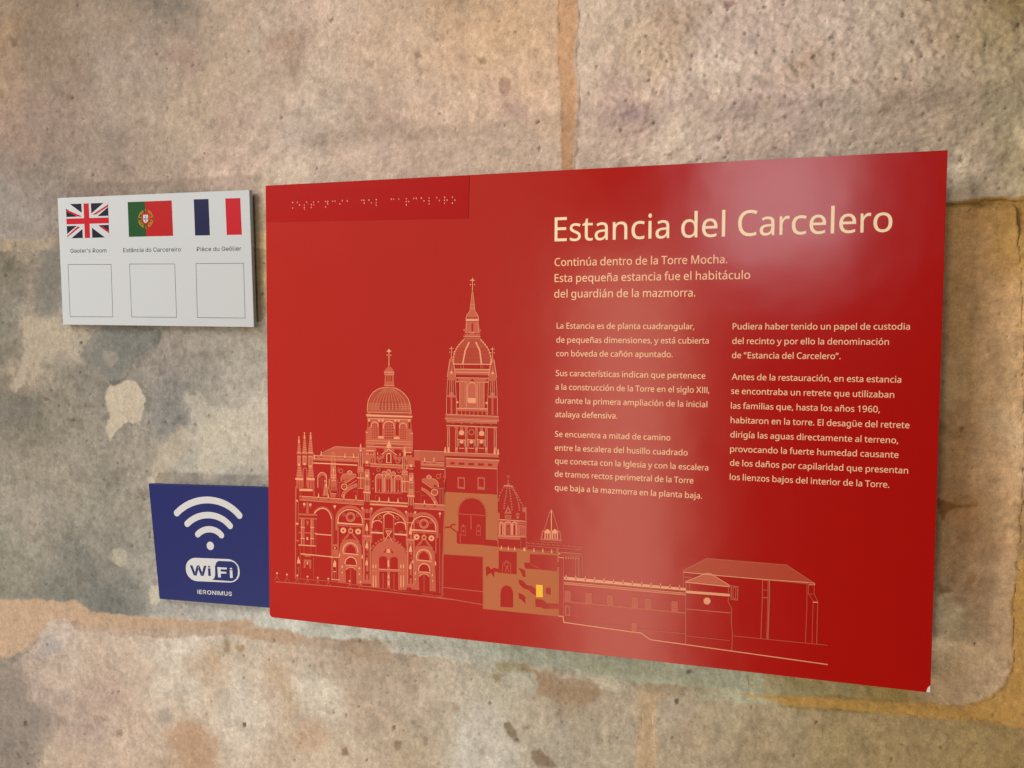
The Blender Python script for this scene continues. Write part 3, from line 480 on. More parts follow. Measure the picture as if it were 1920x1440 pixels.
# ------------------------------------------------------------------ letter outlines (x,y pairs, contours split by /)
HUM = dict(l.split(' ', 1) for l in '''
, 154,84,136,23,111,-42,85,-103,33,-103,49,-38,63,31,73,93,148,93
. 58,43,61,69,72,85,88,94,107,97,126,94,142,85,153,69,157,43,153,18,142,2,126,-8,107,-11,88,-8,72,2,61,18
0 419,287,417,221,409,163,395,112,376,70,349,37,316,12,276,-3,229,-8,170,1,122,27,86,70,60,129,44,201,39,287,44,373,58,446,83,504,119,547,167,573,229,581,287,573,335,547,372,504,399,446,414,373/110,287,113,215,121,156,137,111,159,78,190,59,229,52,268,59,298,78,320,110,336,156,345,215,348,287,345,359,336,417,320,463,298,495,268,515,229,521,190,515,159,495,137,463,121,417,113,359
1 285,0,216,0,216,400,216,439,217,470,219,499,196,477,169,455,108,405,71,452,226,573,285,573
6 44,245,51,342,60,389,75,433,95,474,121,510,155,539,196,562,246,576,306,581,344,579,377,573,377,513,344,520,308,523,257,518,216,504,183,483,158,454,139,419,127,380,115,291,119,291,150,326,170,339,194,350,223,356,255,358,302,353,342,338,375,313,400,279,416,236,421,184,415,129,399,82,372,44,336,15,291,-2,239,-8,199,-4,163,7,130,26,101,54,77,89,59,133,48,185/238,51,284,59,320,84,343,125,351,184,344,233,324,271,289,295,241,303,205,299,175,287,150,270,131,248,119,223,115,198,123,146,146,99,164,79,185,64,210,55
9 417,328,410,231,401,183,387,139,366,99,340,63,306,33,265,11,214,-3,154,-8,117,-6,82,0,82,60,115,53,152,50,204,54,245,68,278,90,303,118,322,153,334,192,346,281,341,281,310,247,290,233,266,223,237,216,204,214,158,219,118,235,85,260,61,294,45,336,40,387,46,443,63,491,90,529,127,557,171,575,223,581,262,577,299,565,332,545,361,518,384,483,402,439,413,388/223,521,178,513,142,488,118,447,110,388,117,339,137,301,171,277,220,269,256,273,286,285,311,303,330,325,342,349,346,374,338,426,315,474,298,493,277,508,252,518
A 437,0,368,177,141,177,73,0,0,0,224,575,289,575,512,0/282,415,274,438,263,473,255,500,247,468,238,438,230,415,165,241,346,241
C 323,517,280,513,241,502,206,482,178,456,155,423,139,383,129,337,125,286,131,220,147,164,175,117,213,83,262,62,322,55,394,62,460,78,460,15,393,-2,312,-8,232,1,166,28,115,72,78,131,56,203,49,287,53,349,67,406,89,456,120,499,159,534,206,559,261,575,324,581,367,578,409,572,448,561,482,547,453,486,394,508,360,515
E 398,0,78,0,78,573,398,573,398,509,150,509,150,330,383,330,383,268,150,268,150,63,398,63
I 239,0,32,0,32,42,99,57,99,515,32,531,32,573,239,573,239,531,172,515,172,57,239,42
L 78,0,78,573,150,573,150,64,400,64,400,0
M 330,0,142,502,139,502,142,461,144,407,144,347,144,0,78,0,78,573,184,573,361,103,364,103,544,573,650,573,650,0,578,0,578,352,579,408,581,460,584,501,581,501,390,0
P 229,573,326,562,393,528,431,475,444,404,441,370,433,336,417,306,395,278,364,255,324,238,275,227,216,223,150,223,150,0,78,0,78,573/223,511,150,511,150,285,208,285,258,288,298,296,330,311,352,334,365,363,370,401,361,449,334,484,289,504
S 403,153,396,106,378,66,348,35,307,11,257,-3,198,-8,137,-5,83,4,41,19,41,88,113,65,156,57,201,55,240,57,273,66,298,79,316,98,327,120,330,147,327,173,318,194,302,213,277,230,196,265,131,294,106,311,85,330,69,351,57,375,50,403,48,435,54,477,71,513,99,542,136,563,180,576,231,581,276,578,318,572,389,549,366,487,302,508,266,515,229,517,196,515,169,507,148,494,133,478,124,457,121,434,124,407,133,386,149,367,172,351,246,318,293,299,332,279,362,255,385,228,398,194
T 259,0,187,0,187,509,8,509,8,573,437,573,437,509,259,509
X 467,0,385,0,233,249,79,0,3,0,193,298,15,573,95,573,236,348,377,573,453,573,276,300
a 231,437,299,428,347,403,376,358,385,293,385,0,334,0,320,61,317,61,279,22,258,9,234,-1,172,-8,136,-5,103,6,75,23,55,48,41,80,37,119,50,176,87,219,152,245,243,257,316,259,316,285,310,330,293,359,265,375,227,380,194,378,163,370,106,347,84,400,151,426,190,434/252,208,184,200,141,182,118,155,110,119,115,87,132,66,157,53,188,49,238,56,279,79,306,117,315,172,315,210
b 139,461,138,410,135,373,139,373,161,398,189,419,226,432,272,437,344,423,401,381,437,312,449,215,444,147,427,91,400,48,365,17,322,-2,272,-8,226,-3,189,10,161,31,139,55,133,55,119,0,68,0,68,609,139,609/260,379,219,374,188,361,165,339,150,308,142,268,139,217,139,214,145,144,165,93,202,61,261,51,312,61,348,93,369,145,376,216,369,287,348,338,311,368
c 241,-8,187,-2,139,15,99,45,69,87,50,143,44,213,51,284,71,342,102,385,142,415,191,432,245,438,309,431,358,415,337,356,292,370,244,376,204,371,172,358,148,335,131,303,120,263,117,213,120,166,131,126,148,94,172,71,202,58,240,53,302,60,351,78,351,15,304,-2
d 221,-8,148,6,92,48,56,117,44,214,56,311,93,381,149,424,221,438,253,436,280,429,323,407,354,374,359,374,356,405,354,438,354,609,425,609,425,0,368,0,358,58,354,58,323,24,279,1,252,-6/232,51,290,60,328,88,348,135,355,200,355,213,349,284,329,336,291,369,231,379,181,368,146,334,124,281,117,213,124,144,146,93,181,61
e 234,438,286,432,329,414,364,385,390,346,406,299,411,244,411,201,117,201,127,137,154,90,197,62,254,52,327,60,392,82,392,20,327,-1,251,-8,194,-2,143,17,101,48,70,91,51,146,44,212,50,277,68,333,96,378,134,411,181,431/233,380,188,372,154,348,130,309,119,257,338,257,335,292,326,322,312,346,292,364,266,376
f 266,375,158,375,158,0,87,0,87,375,12,375,12,408,87,432,87,457,92,507,104,547,124,577,152,597,186,609,227,613,274,609,310,599,292,544,262,552,228,556,197,550,175,532,162,502,158,458,158,430,266,430
g 221,438,261,434,297,422,329,402,355,373,359,373,369,430,425,430,425,-7,420,-63,404,-109,378,-146,341,-172,293,-187,233,-192,147,-186,78,-165,78,-100,111,-114,149,-125,191,-132,237,-134,286,-126,324,-101,347,-63,355,-13,355,4,356,32,358,57,354,57,329,28,299,8,263,-4,221,-8,147,7,91,51,56,121,44,214,56,306,91,377,147,423/230,379,197,374,169,359,147,336,130,303,120,262,117,213,124,143,146,92,182,60,232,50,262,52,288,58,309,69,326,85,340,105,349,131,356,197,356,214,353,267,343,309,326,340,302,362,270,374
h 139,431,138,399,135,370,140,370,155,391,174,407,221,429,273,437,321,433,360,421,391,400,413,370,426,330,431,280,431,0,361,0,361,275,355,321,338,353,308,372,265,379,222,374,189,360,166,338,150,308,142,269,139,222,139,0,68,0,68,609,139,609
i 139,430,139,0,68,0,68,430/104,591,119,588,133,580,142,566,145,546,142,526,133,512,119,504,104,501,88,504,75,512,66,526,63,546,66,566,75,580,88,588
j 18,-192,-18,-190,-44,-183,-44,-126,-19,-132,9,-134,32,-130,51,-120,64,-100,68,-67,68,430,139,430,139,-64,136,-101,126,-133,110,-159,87,-177,56,-189/63,546,66,566,75,580,88,588,104,591,119,588,133,580,142,566,145,546,142,526,133,512,119,504,104,501,88,504,75,512,66,526
l 139,0,68,0,68,609,139,609
m 540,438,603,429,649,401,676,352,685,280,685,0,615,0,615,277,610,321,594,353,567,372,528,379,474,369,438,342,418,298,411,237,411,0,342,0,342,277,339,308,332,333,320,353,303,367,281,376,253,379,215,374,185,360,164,338,150,308,141,269,139,223,139,0,68,0,68,430,125,430,136,371,140,371,155,392,173,409,217,431,266,438,312,433,349,420,378,398,398,366,402,366,427,398,461,420,499,433
n 275,438,343,429,391,401,421,352,431,280,431,0,361,0,361,275,355,321,338,353,308,372,265,379,204,368,166,338,146,289,139,223,139,0,68,0,68,430,125,430,136,371,140,371,156,392,175,409,222,431
o 442,216,438,165,428,121,411,82,388,51,359,25,324,7,285,-4,241,-8,200,-4,163,7,129,25,100,51,77,82,59,121,48,165,44,216,50,282,68,336,97,380,137,412,186,431,244,438,299,431,347,412,387,380,417,336,436,282/117,216,120,169,130,128,147,95,172,71,203,56,243,51,282,56,314,71,339,95,356,128,366,169,369,216,365,263,355,303,338,335,314,359,282,374,242,379,185,368,147,335,124,284
p 273,438,344,424,401,383,437,313,449,216,444,148,427,93,401,49,365,17,322,-2,272,-8,241,-6,213,1,170,24,139,55,134,55,137,20,139,-16,139,-192,68,-192,68,430,126,430,136,371,139,371,170,405,189,419,213,429,240,436/260,379,221,374,190,362,167,342,152,313,142,275,139,229,139,216,142,167,150,126,165,93,188,70,220,55,261,51,297,56,326,72,348,98,364,131,373,171,376,217,369,283,348,334,311,367
q 354,-9,355,25,358,58,354,58,332,32,303,11,266,-3,219,-8,148,6,93,48,56,117,44,214,50,282,67,338,93,381,129,413,172,432,221,438,267,433,304,419,333,397,355,371,358,371,369,430,425,430,425,-192,354,-192/233,51,272,55,304,67,327,87,342,116,352,153,355,199,355,213,348,285,328,337,290,369,231,379,181,368,145,334,124,281,117,213,124,145,146,93,182,61
r 269,438,295,437,319,433,310,368,287,372,264,374,240,371,217,363,195,351,176,334,161,313,149,289,141,261,139,229,139,0,68,0,68,430,126,430,134,351,137,351,170,395,191,413,214,426,240,435
s 348,119,343,80,327,49,302,24,268,6,226,-4,176,-8,99,-1,42,19,42,83,104,60,141,52,178,49,224,53,256,66,274,86,280,112,278,128,271,141,239,167,174,196,103,228,76,245,57,266,45,292,41,324,52,372,85,408,137,430,202,438,275,430,339,409,315,353,258,372,197,380,159,377,131,366,114,350,108,328,111,312,119,298,154,274,219,246,289,215,314,197,333,176,344,150
t 212,50,245,53,272,59,272,5,240,-4,200,-8,167,-5,138,4,112,20,91,44,78,79,74,125,74,375,13,375,13,409,75,437,103,528,144,528,144,430,269,430,269,375,144,375,144,127,149,93,163,69,185,54
u 427,430,427,0,370,0,359,57,356,57,340,36,321,20,273,-1,220,-8,173,-4,134,8,103,29,81,59,68,99,63,148,63,430,135,430,135,153,141,108,158,76,188,57,230,51,273,55,306,69,330,91,345,121,354,160,357,206,357,430
v 163,0,0,430,75,430,167,176,180,137,193,96,201,63,204,63,214,96,227,138,241,176,332,430,407,430,244,0
y 1,430,76,430,169,185,184,144,196,105,205,68,209,68,224,121,245,186,333,430,409,430,224,-59,207,-97,188,-130,165,-156,138,-176,106,-188,67,-192,34,-190,9,-186,9,-130,30,-133,56,-135,79,-132,99,-126,116,-114,130,-99,152,-59,174,-2
z 346,0,31,0,31,47,262,375,45,375,45,430,340,430,340,377,112,55,346,55
á 231,437,299,428,347,403,376,358,385,293,385,0,334,0,320,61,317,61,279,22,258,9,234,-1,172,-8,136,-5,103,6,75,23,55,48,41,80,37,119,50,176,87,219,152,245,243,257,316,259,316,285,310,330,293,359,265,375,227,380,194,378,163,370,106,347,84,400,151,426,190,434/252,208,184,200,141,182,118,155,110,119,115,87,132,66,157,53,188,49,238,56,279,79,306,117,315,172,315,210/344,606,323,579,293,546,260,513,229,486,183,486,183,496,209,532,237,575,259,614,344,614
í 139,0,68,0,68,430,139,430/222,606,201,579,171,546,138,513,107,486,61,486,61,496,87,532,115,575,137,614,222,614
ñ 275,438,343,429,391,401,421,352,431,280,431,0,361,0,361,275,355,321,338,353,308,372,265,379,204,368,166,338,146,289,139,223,139,0,68,0,68,430,125,430,136,371,140,371,156,392,175,409,222,431/101,486,110,529,128,561,155,581,189,589,223,582,255,566,284,550,311,543,327,546,340,555,355,589,395,589,386,548,368,515,342,494,308,487,275,494,243,510,214,526,186,532,169,530,157,521,142,486
ó 442,216,438,165,428,121,411,82,388,51,359,25,324,7,285,-4,241,-8,200,-4,163,7,129,25,100,51,77,82,59,121,48,165,44,216,50,282,68,336,97,380,137,412,186,431,244,438,299,431,347,412,387,380,417,336,436,282/117,216,120,169,130,128,147,95,172,71,203,56,243,51,282,56,314,71,339,95,356,128,366,169,369,216,365,263,355,303,338,335,314,359,282,374,242,379,185,368,147,335,124,284/362,606,341,579,311,546,278,513,247,486,200,486,200,496,227,532,254,575,277,614,362,614
ú 427,430,427,0,370,0,359,57,356,57,340,36,321,20,273,-1,220,-8,173,-4,134,8,103,29,81,59,68,99,63,148,63,430,135,430,135,153,141,108,158,76,188,57,230,51,273,55,306,69,330,91,345,121,354,160,357,206,357,430/366,606,346,579,316,546,283,513,252,486,205,486,205,496,231,532,259,575,281,614,366,614
ü 427,430,427,0,370,0,359,57,356,57,340,36,321,20,273,-1,220,-8,173,-4,134,8,103,29,81,59,68,99,63,148,63,430,135,430,135,153,141,108,158,76,188,57,230,51,273,55,306,69,330,91,345,121,354,160,357,206,357,430/136,546,138,564,147,576,159,583,173,585,187,583,200,576,208,564,211,546,208,529,200,516,187,509,173,506,159,509,147,516,138,529/286,546,289,564,297,576,309,583,323,585,337,583,350,576,358,564,361,546,358,529,350,516,337,509,323,506,309,509,297,516,289,529
“ 278,573,263,507,249,438,238,376,162,376,156,385,175,445,200,511,226,573/130,573,115,507,100,438,90,376,14,376,10,385,28,445,53,511,79,573
” 278,564,260,503,235,437,209,376,156,376,172,441,186,510,197,573,273,573/130,564,111,503,87,437,61,376,10,376,21,424,32,476,41,527,49,573,124,573
'''.strip().split('\n'))
GRO = dict(l.split(' ', 1) for l in '''
' 78,318,70,509,136,509,128,318
C 267,-7,205,1,150,25,104,63,70,115,48,179,40,254,48,329,70,393,104,445,150,484,205,508,267,516,305,513,340,504,373,490,402,471,427,447,448,418,463,385,473,348,408,348,401,373,389,395,357,428,315,449,267,456,223,450,184,432,150,403,125,364,109,314,103,254,109,194,125,145,151,105,184,76,223,59,267,53,315,60,357,81,389,114,408,160,473,160,463,124,448,91,428,62,402,38,373,19,341,5,305,-4
E 60,0,60,509,372,509,372,452,125,452,125,286,355,286,355,229,125,229,125,57,375,57,375,0
F 60,0,60,509,369,509,369,452,125,452,125,278,346,278,346,221,125,221,125,0
G 269,-7,205,1,149,25,104,64,69,116,47,179,40,254,47,329,69,393,103,445,149,484,203,508,265,516,304,513,340,504,374,489,403,469,429,445,449,416,465,384,474,349,408,349,387,393,356,427,315,448,265,456,222,450,183,432,150,404,125,364,109,314,103,254,109,194,125,145,151,105,184,76,224,59,269,53,309,57,345,71,374,93,396,123,410,160,415,202,434,199,283,199,283,256,478,256,478,200,471,141,451,91,419,50,377,19,326,0
I 31,0,31,57,118,57,118,452,31,452,31,509,269,509,269,452,183,452,183,57,269,57,269,0
M 60,0,60,509,152,509,277,187,287,159,299,123,311,84,322,49,307,49,318,83,330,121,342,158,352,187,476,509,568,509,568,0,504,0,504,291,504,327,505,369,506,413,507,457,513,457,498,409,482,363,467,322,456,291,342,0,286,0,170,291,159,321,145,361,129,408,112,457,119,457,120,416,121,372,122,328,122,291,122,0
N 60,0,60,509,136,509,343,183,363,151,388,107,414,55,405,54,401,108,399,157,399,195,399,509,463,509,463,0,387,0,202,290,177,331,148,381,108,452,119,454,122,384,124,328,125,291,125,0
O 267,-7,205,1,150,25,105,63,70,115,48,179,40,254,48,329,70,393,105,445,150,484,205,508,267,516,329,508,384,484,429,445,464,393,486,329,493,254,486,179,464,115,429,63,384,25,329,1/267,53,310,59,349,76,383,105,408,144,425,194,430,254,425,314,408,365,383,404,349,433,310,450,267,456,223,450,184,433,151,404,125,364,109,314,103,254,109,194,125,144,151,105,184,76,223,59
P 60,0,60,509,235,509,289,503,332,487,366,462,390,430,404,391,409,348,404,304,390,265,366,233,332,207,289,191,235,186,109,186,109,242,233,242,269,246,297,256,318,272,333,294,342,319,344,348,342,376,333,402,318,423,297,439,268,449,232,452,125,452,125,0
R 60,0,60,509,236,509,290,504,333,489,367,465,390,433,405,395,409,352,405,309,390,271,367,240,333,217,289,203,236,198,96,198,96,255,234,255,269,258,298,267,319,281,334,300,342,324,345,352,342,380,334,405,319,425,298,440,269,449,233,452,125,452,125,0/353,0,230,229,303,229,428,0
S 224,-9,172,-4,128,9,91,31,64,60,46,96,38,137,104,137,110,110,123,88,142,71,166,59,194,52,224,49,257,52,286,60,311,74,329,92,341,114,346,139,342,161,332,179,316,193,296,205,245,222,184,239,128,260,86,289,60,326,52,372,58,413,75,448,102,476,138,498,180,511,227,516,275,511,316,498,351,476,377,449,394,415,401,378,337,378,326,412,302,437,267,453,225,459,194,456,167,448,145,435,129,418,118,398,115,376,119,352,131,334,148,319,169,308,212,293,264,279,312,264,359,238,379,220,395,198,405,171,408,139,403,99,386,64,360,34,323,11,278,-4
U 259,-8,203,-2,154,15,114,43,85,80,66,124,60,173,60,509,124,509,124,178,128,144,141,113,160,87,187,68,220,56,259,52,298,56,331,68,357,87,377,113,389,144,393,178,393,509,457,509,457,173,451,124,433,80,403,43,363,15,315,-2
W 155,0,16,509,82,509,163,196,175,145,187,94,197,40,189,40,200,94,211,145,224,196,306,509,380,509,462,196,474,145,486,94,497,40,488,40,499,94,510,145,523,196,603,509,670,509,530,0,455,0,368,323,351,391,336,475,350,475,335,395,318,323,230,0
a 160,-9,126,-5,94,5,68,22,48,45,35,73,30,108,34,138,43,161,58,179,78,193,125,211,178,220,234,227,265,235,273,243,276,255,276,257,273,279,267,297,256,311,240,322,220,329,196,331,171,329,149,322,118,301,100,274,41,291,57,322,79,346,104,364,133,375,163,382,194,384,239,379,286,360,306,343,322,320,333,290,337,251,337,0,277,0,277,52,272,52,252,25,215,1,190,-6/170,45,202,49,228,59,248,74,263,93,272,115,276,138,276,190,259,182,231,176,200,171,175,168,134,159,117,150,103,139,95,124,92,105,94,87,102,72,114,61,130,52
c 207,-8,159,-2,117,16,82,46,56,85,40,133,34,187,40,243,56,291,82,330,117,360,159,378,207,384,260,377,305,356,340,322,362,277,303,262,290,289,270,311,242,325,207,330,173,325,145,310,124,287,108,258,99,224,96,187,99,151,108,117,124,89,145,66,173,51,207,46,243,52,271,66,292,89,304,117,363,102,354,78,341,56,306,21,261,-1
d 195,-8,151,-2,111,16,79,45,55,84,39,133,34,189,39,245,55,293,79,332,112,361,151,378,196,384,228,381,253,373,287,346,306,319,311,319,311,509,372,509,372,0,313,0,313,59,307,59,287,31,252,4,227,-5/205,47,236,51,263,65,284,86,299,115,309,150,312,189,309,229,300,263,284,291,263,312,237,325,205,330,172,325,145,311,124,290,108,261,99,227,96,189,99,151,109,117,124,88,145,66,172,51
e 212,-8,161,-2,117,16,82,46,56,85,40,132,34,187,39,242,55,290,81,329,115,359,157,378,205,384,236,382,266,374,294,361,319,341,341,315,357,282,368,242,371,194,371,169,75,169,75,221,338,221,310,202,307,237,298,269,283,294,263,314,237,326,205,330,173,326,146,313,125,294,109,270,99,241,96,211,96,178,100,139,110,106,128,80,151,61,179,50,212,46,254,53,285,73,306,105,365,91,353,63,335,39,311,19,283,4,249,-5
i 53,0,53,379,114,379,114,0/84,443,67,446,54,455,44,468,41,483,44,499,54,512,67,521,84,524,100,521,114,512,123,499,126,483,123,468,114,455,100,446
l 139,-2,101,3,74,20,58,47,53,84,53,509,114,509,114,99,115,77,120,62,130,54,146,52,160,53,170,54,181,3,162,-1
m 53,0,53,379,112,379,112,295,108,295,118,323,132,346,151,363,172,376,195,384,219,386,257,380,287,361,309,331,321,295,312,295,322,321,337,343,357,361,381,375,407,383,437,386,468,383,497,372,522,354,541,328,553,296,557,255,557,0,496,0,496,254,490,289,473,313,447,326,419,330,395,328,374,320,358,307,345,290,338,270,335,247,335,0,274,0,274,260,269,288,253,311,229,326,199,330,178,328,158,320,140,307,126,289,117,266,114,238,114,0
n 114,227,114,0,53,0,53,379,112,379,112,287,102,287,124,332,152,362,187,379,227,384,264,380,295,369,321,349,341,321,353,285,357,240,357,0,296,0,296,235,290,275,273,304,246,323,210,329,184,326,161,317,141,303,126,283,117,257
o 207,-8,159,-2,117,16,82,46,56,85,40,133,34,187,40,243,56,291,82,330,117,360,159,378,207,384,256,378,299,360,333,330,359,291,376,243,381,187,376,133,359,85,333,46,299,16,256,-2/207,46,242,51,270,66,292,89,307,117,316,151,319,187,316,224,307,258,292,287,270,310,242,325,207,330,173,325,145,310,124,287,108,258,99,224,96,187,99,151,108,117,124,89,145,66,173,51
r 53,0,53,379,112,379,112,321,115,321,130,347,152,367,181,380,213,385,229,384,243,384,243,322,230,324,207,326,182,323,159,315,140,301,126,284,117,262,114,237,114,0
s 182,-8,145,-5,112,3,84,18,62,38,45,63,36,94,94,107,105,79,124,60,150,49,181,45,217,50,244,62,262,81,268,103,265,121,254,136,237,147,212,155,149,170,104,186,72,208,53,237,47,274,51,305,65,332,87,354,115,370,149,381,187,384,223,381,254,372,279,358,299,339,314,316,324,290,268,277,258,298,243,316,219,328,187,333,156,329,131,317,114,299,109,277,112,258,124,243,144,232,172,223,229,209,275,194,306,171,325,142,331,107,326,75,312,47,290,24,260,6,223,-5
t 204,379,204,327,6,327,6,379/65,471,126,471,126,98,128,76,136,61,150,53,170,50,185,51,202,54,213,2,192,-3,168,-4,125,2,92,21,72,52,65,93
u 182,-5,146,-1,115,11,89,31,69,59,57,95,53,139,53,379,114,379,114,144,119,105,137,75,164,56,200,50,226,53,249,62,268,77,283,97,293,122,296,153,296,379,357,379,357,0,298,0,298,92,307,92,286,47,257,17,222,0
â 160,-9,126,-5,94,5,68,22,48,45,35,73,30,108,34,138,43,161,58,179,78,193,125,211,178,220,234,227,265,235,273,243,276,255,276,257,273,279,267,297,256,311,240,322,220,329,196,331,171,329,149,322,118,301,100,274,41,291,57,322,79,346,104,364,133,375,163,382,194,384,239,379,286,360,306,343,322,320,333,290,337,251,337,0,277,0,277,52,272,52,252,25,215,1,190,-6/170,45,202,49,228,59,248,74,263,93,272,115,276,138,276,190,259,182,231,176,200,171,175,168,134,159,117,150,103,139,95,124,92,105,94,87,102,72,114,61,130,52/140,435,80,435,80,438,160,529,218,529,299,438,299,435,238,435,189,495
è 212,-8,161,-2,117,16,82,46,56,85,40,132,34,187,39,242,55,290,81,329,115,359,157,378,205,384,236,382,266,374,294,361,319,341,341,315,357,282,368,242,371,194,371,169,75,169,75,221,338,221,310,202,307,237,298,269,283,294,263,314,237,326,205,330,173,326,146,313,125,294,109,270,99,241,96,211,96,178,100,139,110,106,128,80,151,61,179,50,212,46,254,53,285,73,306,105,365,91,353,63,335,39,311,19,283,4,249,-5/180,429,114,529,182,529,230,429
ô 207,-8,159,-2,117,16,82,46,56,85,40,133,34,187,40,243,56,291,82,330,117,360,159,378,207,384,256,378,299,360,333,330,359,291,376,243,381,187,376,133,359,85,333,46,299,16,256,-2/207,46,242,51,270,66,292,89,307,117,316,151,319,187,316,224,307,258,292,287,270,310,242,325,207,330,173,325,145,310,124,287,108,258,99,224,96,187,99,151,108,117,124,89,145,66,173,51/158,435,98,435,98,438,178,529,236,529,317,438,317,435,256,435,207,495
'''.strip().split('\n'))
# ------------------------------------------------------------------ lettering
ADV_HUM = dict(zip(' ,.ACEILMPSTXabcdefghijlmnopqrstuvyz"0169',
    (212, 207, 207, 612, 580, 492, 239, 472, 804, 532, 493, 497, 571, 482, 569, 448, 564, 501, 292, 559, 555, 234, 243, 236, 834, 555, 549, 569, 563, 327, 396, 331, 551, 481, 471, 428, 350, 513, 513, 513, 513)))
NOTO = dict(zip(',.ACEILMPSTXabcdefghijlmnopqrstuvyz"0169',
    (268, 268, 639, 632, 556, 339, 521, 907, 605, 549, 556, 586, 561, 615, 480, 615, 564, 344, 615, 618, 258, 258, 258, 935, 618, 605, 615, 615, 413, 479, 361, 618, 508, 510, 470, 396, 572, 572, 572, 572)))
PLAIN = dict(zip('áíñóúü“”', 'ainouu""'))
def glyph_hum(ch):
    k = PLAIN.get(ch, ch); adv = ADV_HUM[k] * 0.8502
    if ch == ' ': return [], adv / 573
    if ch == 'I': return [[(0.14, 0), (0.265, 0), (0.265, 1), (0.14, 1)]], adv / 573
    sx = ADV_HUM[k] / NOTO[k] * 0.8502 / 0.8025
    low = ch.islower()
    out = []
    for c in HUM[ch].split('/'):
        q = [int(t) for t in c.split(',')]; pts = []
        for x, y in zip(q[::2], q[1::2]):
            if low: y = y * 0.957 if y <= 430 else 411.5 + (y - 430) * 1.07
            pts.append((x * sx, y))
        out.append(pts)
    return [[(x / 573, y / 573) for x, y in c] for c in out], adv / 573
def glyph_gro(ch):
    if ch == ' ': return [], 0.36
    if ch == 'I': return [[(0.11, 0), (0.235, 0), (0.235, 1), (0.11, 1)]], 0.34
    out = []
    for c in GRO[ch].split('/'):
        q = [int(t) for t in c.split(',')]; out.append([(x / 509, y / 509) for x, y in zip(q[::2], q[1::2])])
    return out, (max(x for c in out for x, y in c) + min(x for c in out for x, y in c))
def fatten(c, d, outer):
    n = len(c); r = []
    for i in range(n):
        a, b, e = c[i - 1], c[i], c[(i + 1) % n]
        t1 = (b[0] - a[0], b[1] - a[1]); t2 = (e[0] - b[0], e[1] - b[1])
        l1 = math.hypot(*t1) or 1; l2 = math.hypot(*t2) or 1
        n1 = (t1[1] / l1, -t1[0] / l1); n2 = (t2[1] / l2, -t2[0] / l2)
        m = (n1[0] + n2[0], n1[1] + n2[1]); q = m[0] ** 2 + m[1] ** 2
        k = min(2 / q, 1.15) if q > 0.2 else 0.5
        dd = min(d, 0.3 * min(l1, l2))
        r.append((b[0] + m[0] * k * dd * outer, b[1] + m[1] * k * dd * outer))
    return r
def area2(c): return sum(c[i - 1][0] * c[i][1] - c[i][0] * c[i - 1][1] for i in range(len(c)))
def inside(p, c):
    r = False
    for i in range(len(c)):
        a, b = c[i - 1], c[i]
        if (a[1] > p[1]) != (b[1] > p[1]) and p[0] < (b[0] - a[0]) * (p[1] - a[1]) / (b[1] - a[1]) + a[0]: r = not r
    return r
def text(pr, s, a, b, cap, glyph=None, fat=0.0, track=0.0):
    """lay the words s on plane print pr from point a to b (plane coordinates, on the baseline), cap = height of capitals"""
    glyph = glyph or glyph_hum
    a = np.array(a); b = np.array(b); x = 0.0; items = []
    for ch in s:
        cs, adv = glyph(ch); items.append((cs, x)); x += adv + track
    xs = [p[0] + ox for cs, ox in items for c in cs for p in c]
    x0, x1 = min(xs), max(xs); L = math.hypot(*(b - a)); sx = L / (x1 - x0)
    ex = (b - a) / L; ez = np.array([-ex[1], ex[0]])
    for cs, ox in items:
        cs = [c for c in cs if area2(c) != 0]
        if not cs: continue
        so = math.copysign(1, area2(max(cs, key=lambda c: abs(area2(c)))))
        for n_, c in enumerate([c for c in cs if area2(c) * so > 0]):
            holes = [h for h in cs if area2(h) * so < 0 and inside(h[0], c)]
            loops = []
            for k, l in enumerate([c] + holes):
                if fat: l = fatten(l, fat, (1 if area2(l) > 0 else -1) * (1 if k == 0 else -1))
                loops.append([a + ex * ((p[0] + ox - x0) * sx) + ez * (p[1] * cap) for p in l])
            pr.tri(loops, n_ * 4e-6)
def quadmap(c):
    """map (s, t) in the unit square (s right, t down) on to the plane quadrilateral c (tl, tr, br, bl), in perspective"""
    A, bb = [], []
    for (x, y), (u, v) in zip(((0, 0), (1, 0), (1, 1), (0, 1)), c):
        A += [[x, y, 1, 0, 0, 0, -u * x, -u * y], [0, 0, 0, x, y, 1, -v * x, -v * y]]; bb += [u, v]
    h = np.append(np.linalg.solve(np.array(A, float), np.array(bb, float)), 1).reshape(3, 3)
    def f(s, t):
        p = h @ np.array([s, t, 1.0]); return np.array((p[0] / p[2], p[1] / p[2]))
    return f

# ------------------------------------------------------------------ the red panel
M_RED = mat_print('red_satin_film', lin((166, 8, 1)), rough=0.175, spec=0.45, bump=0.0006)
M_RED2 = mat_print('red_clear_tape', lin((160, 4, 1)), rough=0.5, spec=0.12, bump=0.0006)
M_CREAM = mat_print('cream_print', lin((240, 194, 156)), rough=0.42, spec=0.4)
M_TITLE = mat_print('cream_title_print', lin((242, 218, 184)), rough=0.42, spec=0.4)
M_PEACH = mat_print('peach_print', lin((222, 138, 102)), rough=0.42, spec=0.4)
M_TAN = mat_print('tan_print', lin((178, 94, 50)), rough=0.42, spec=0.4)
M_YEL = mat_print('yellow_print', lin((240, 185, 40)), rough=0.42, spec=0.4)
M_CORE = mat_print('white_board_core', (0.72, 0.70, 0.66), rough=0.6, bump=0.0005)
M_BATTEN = mat_print('grey_batten', (0.3, 0.29, 0.27), rough=0.6)

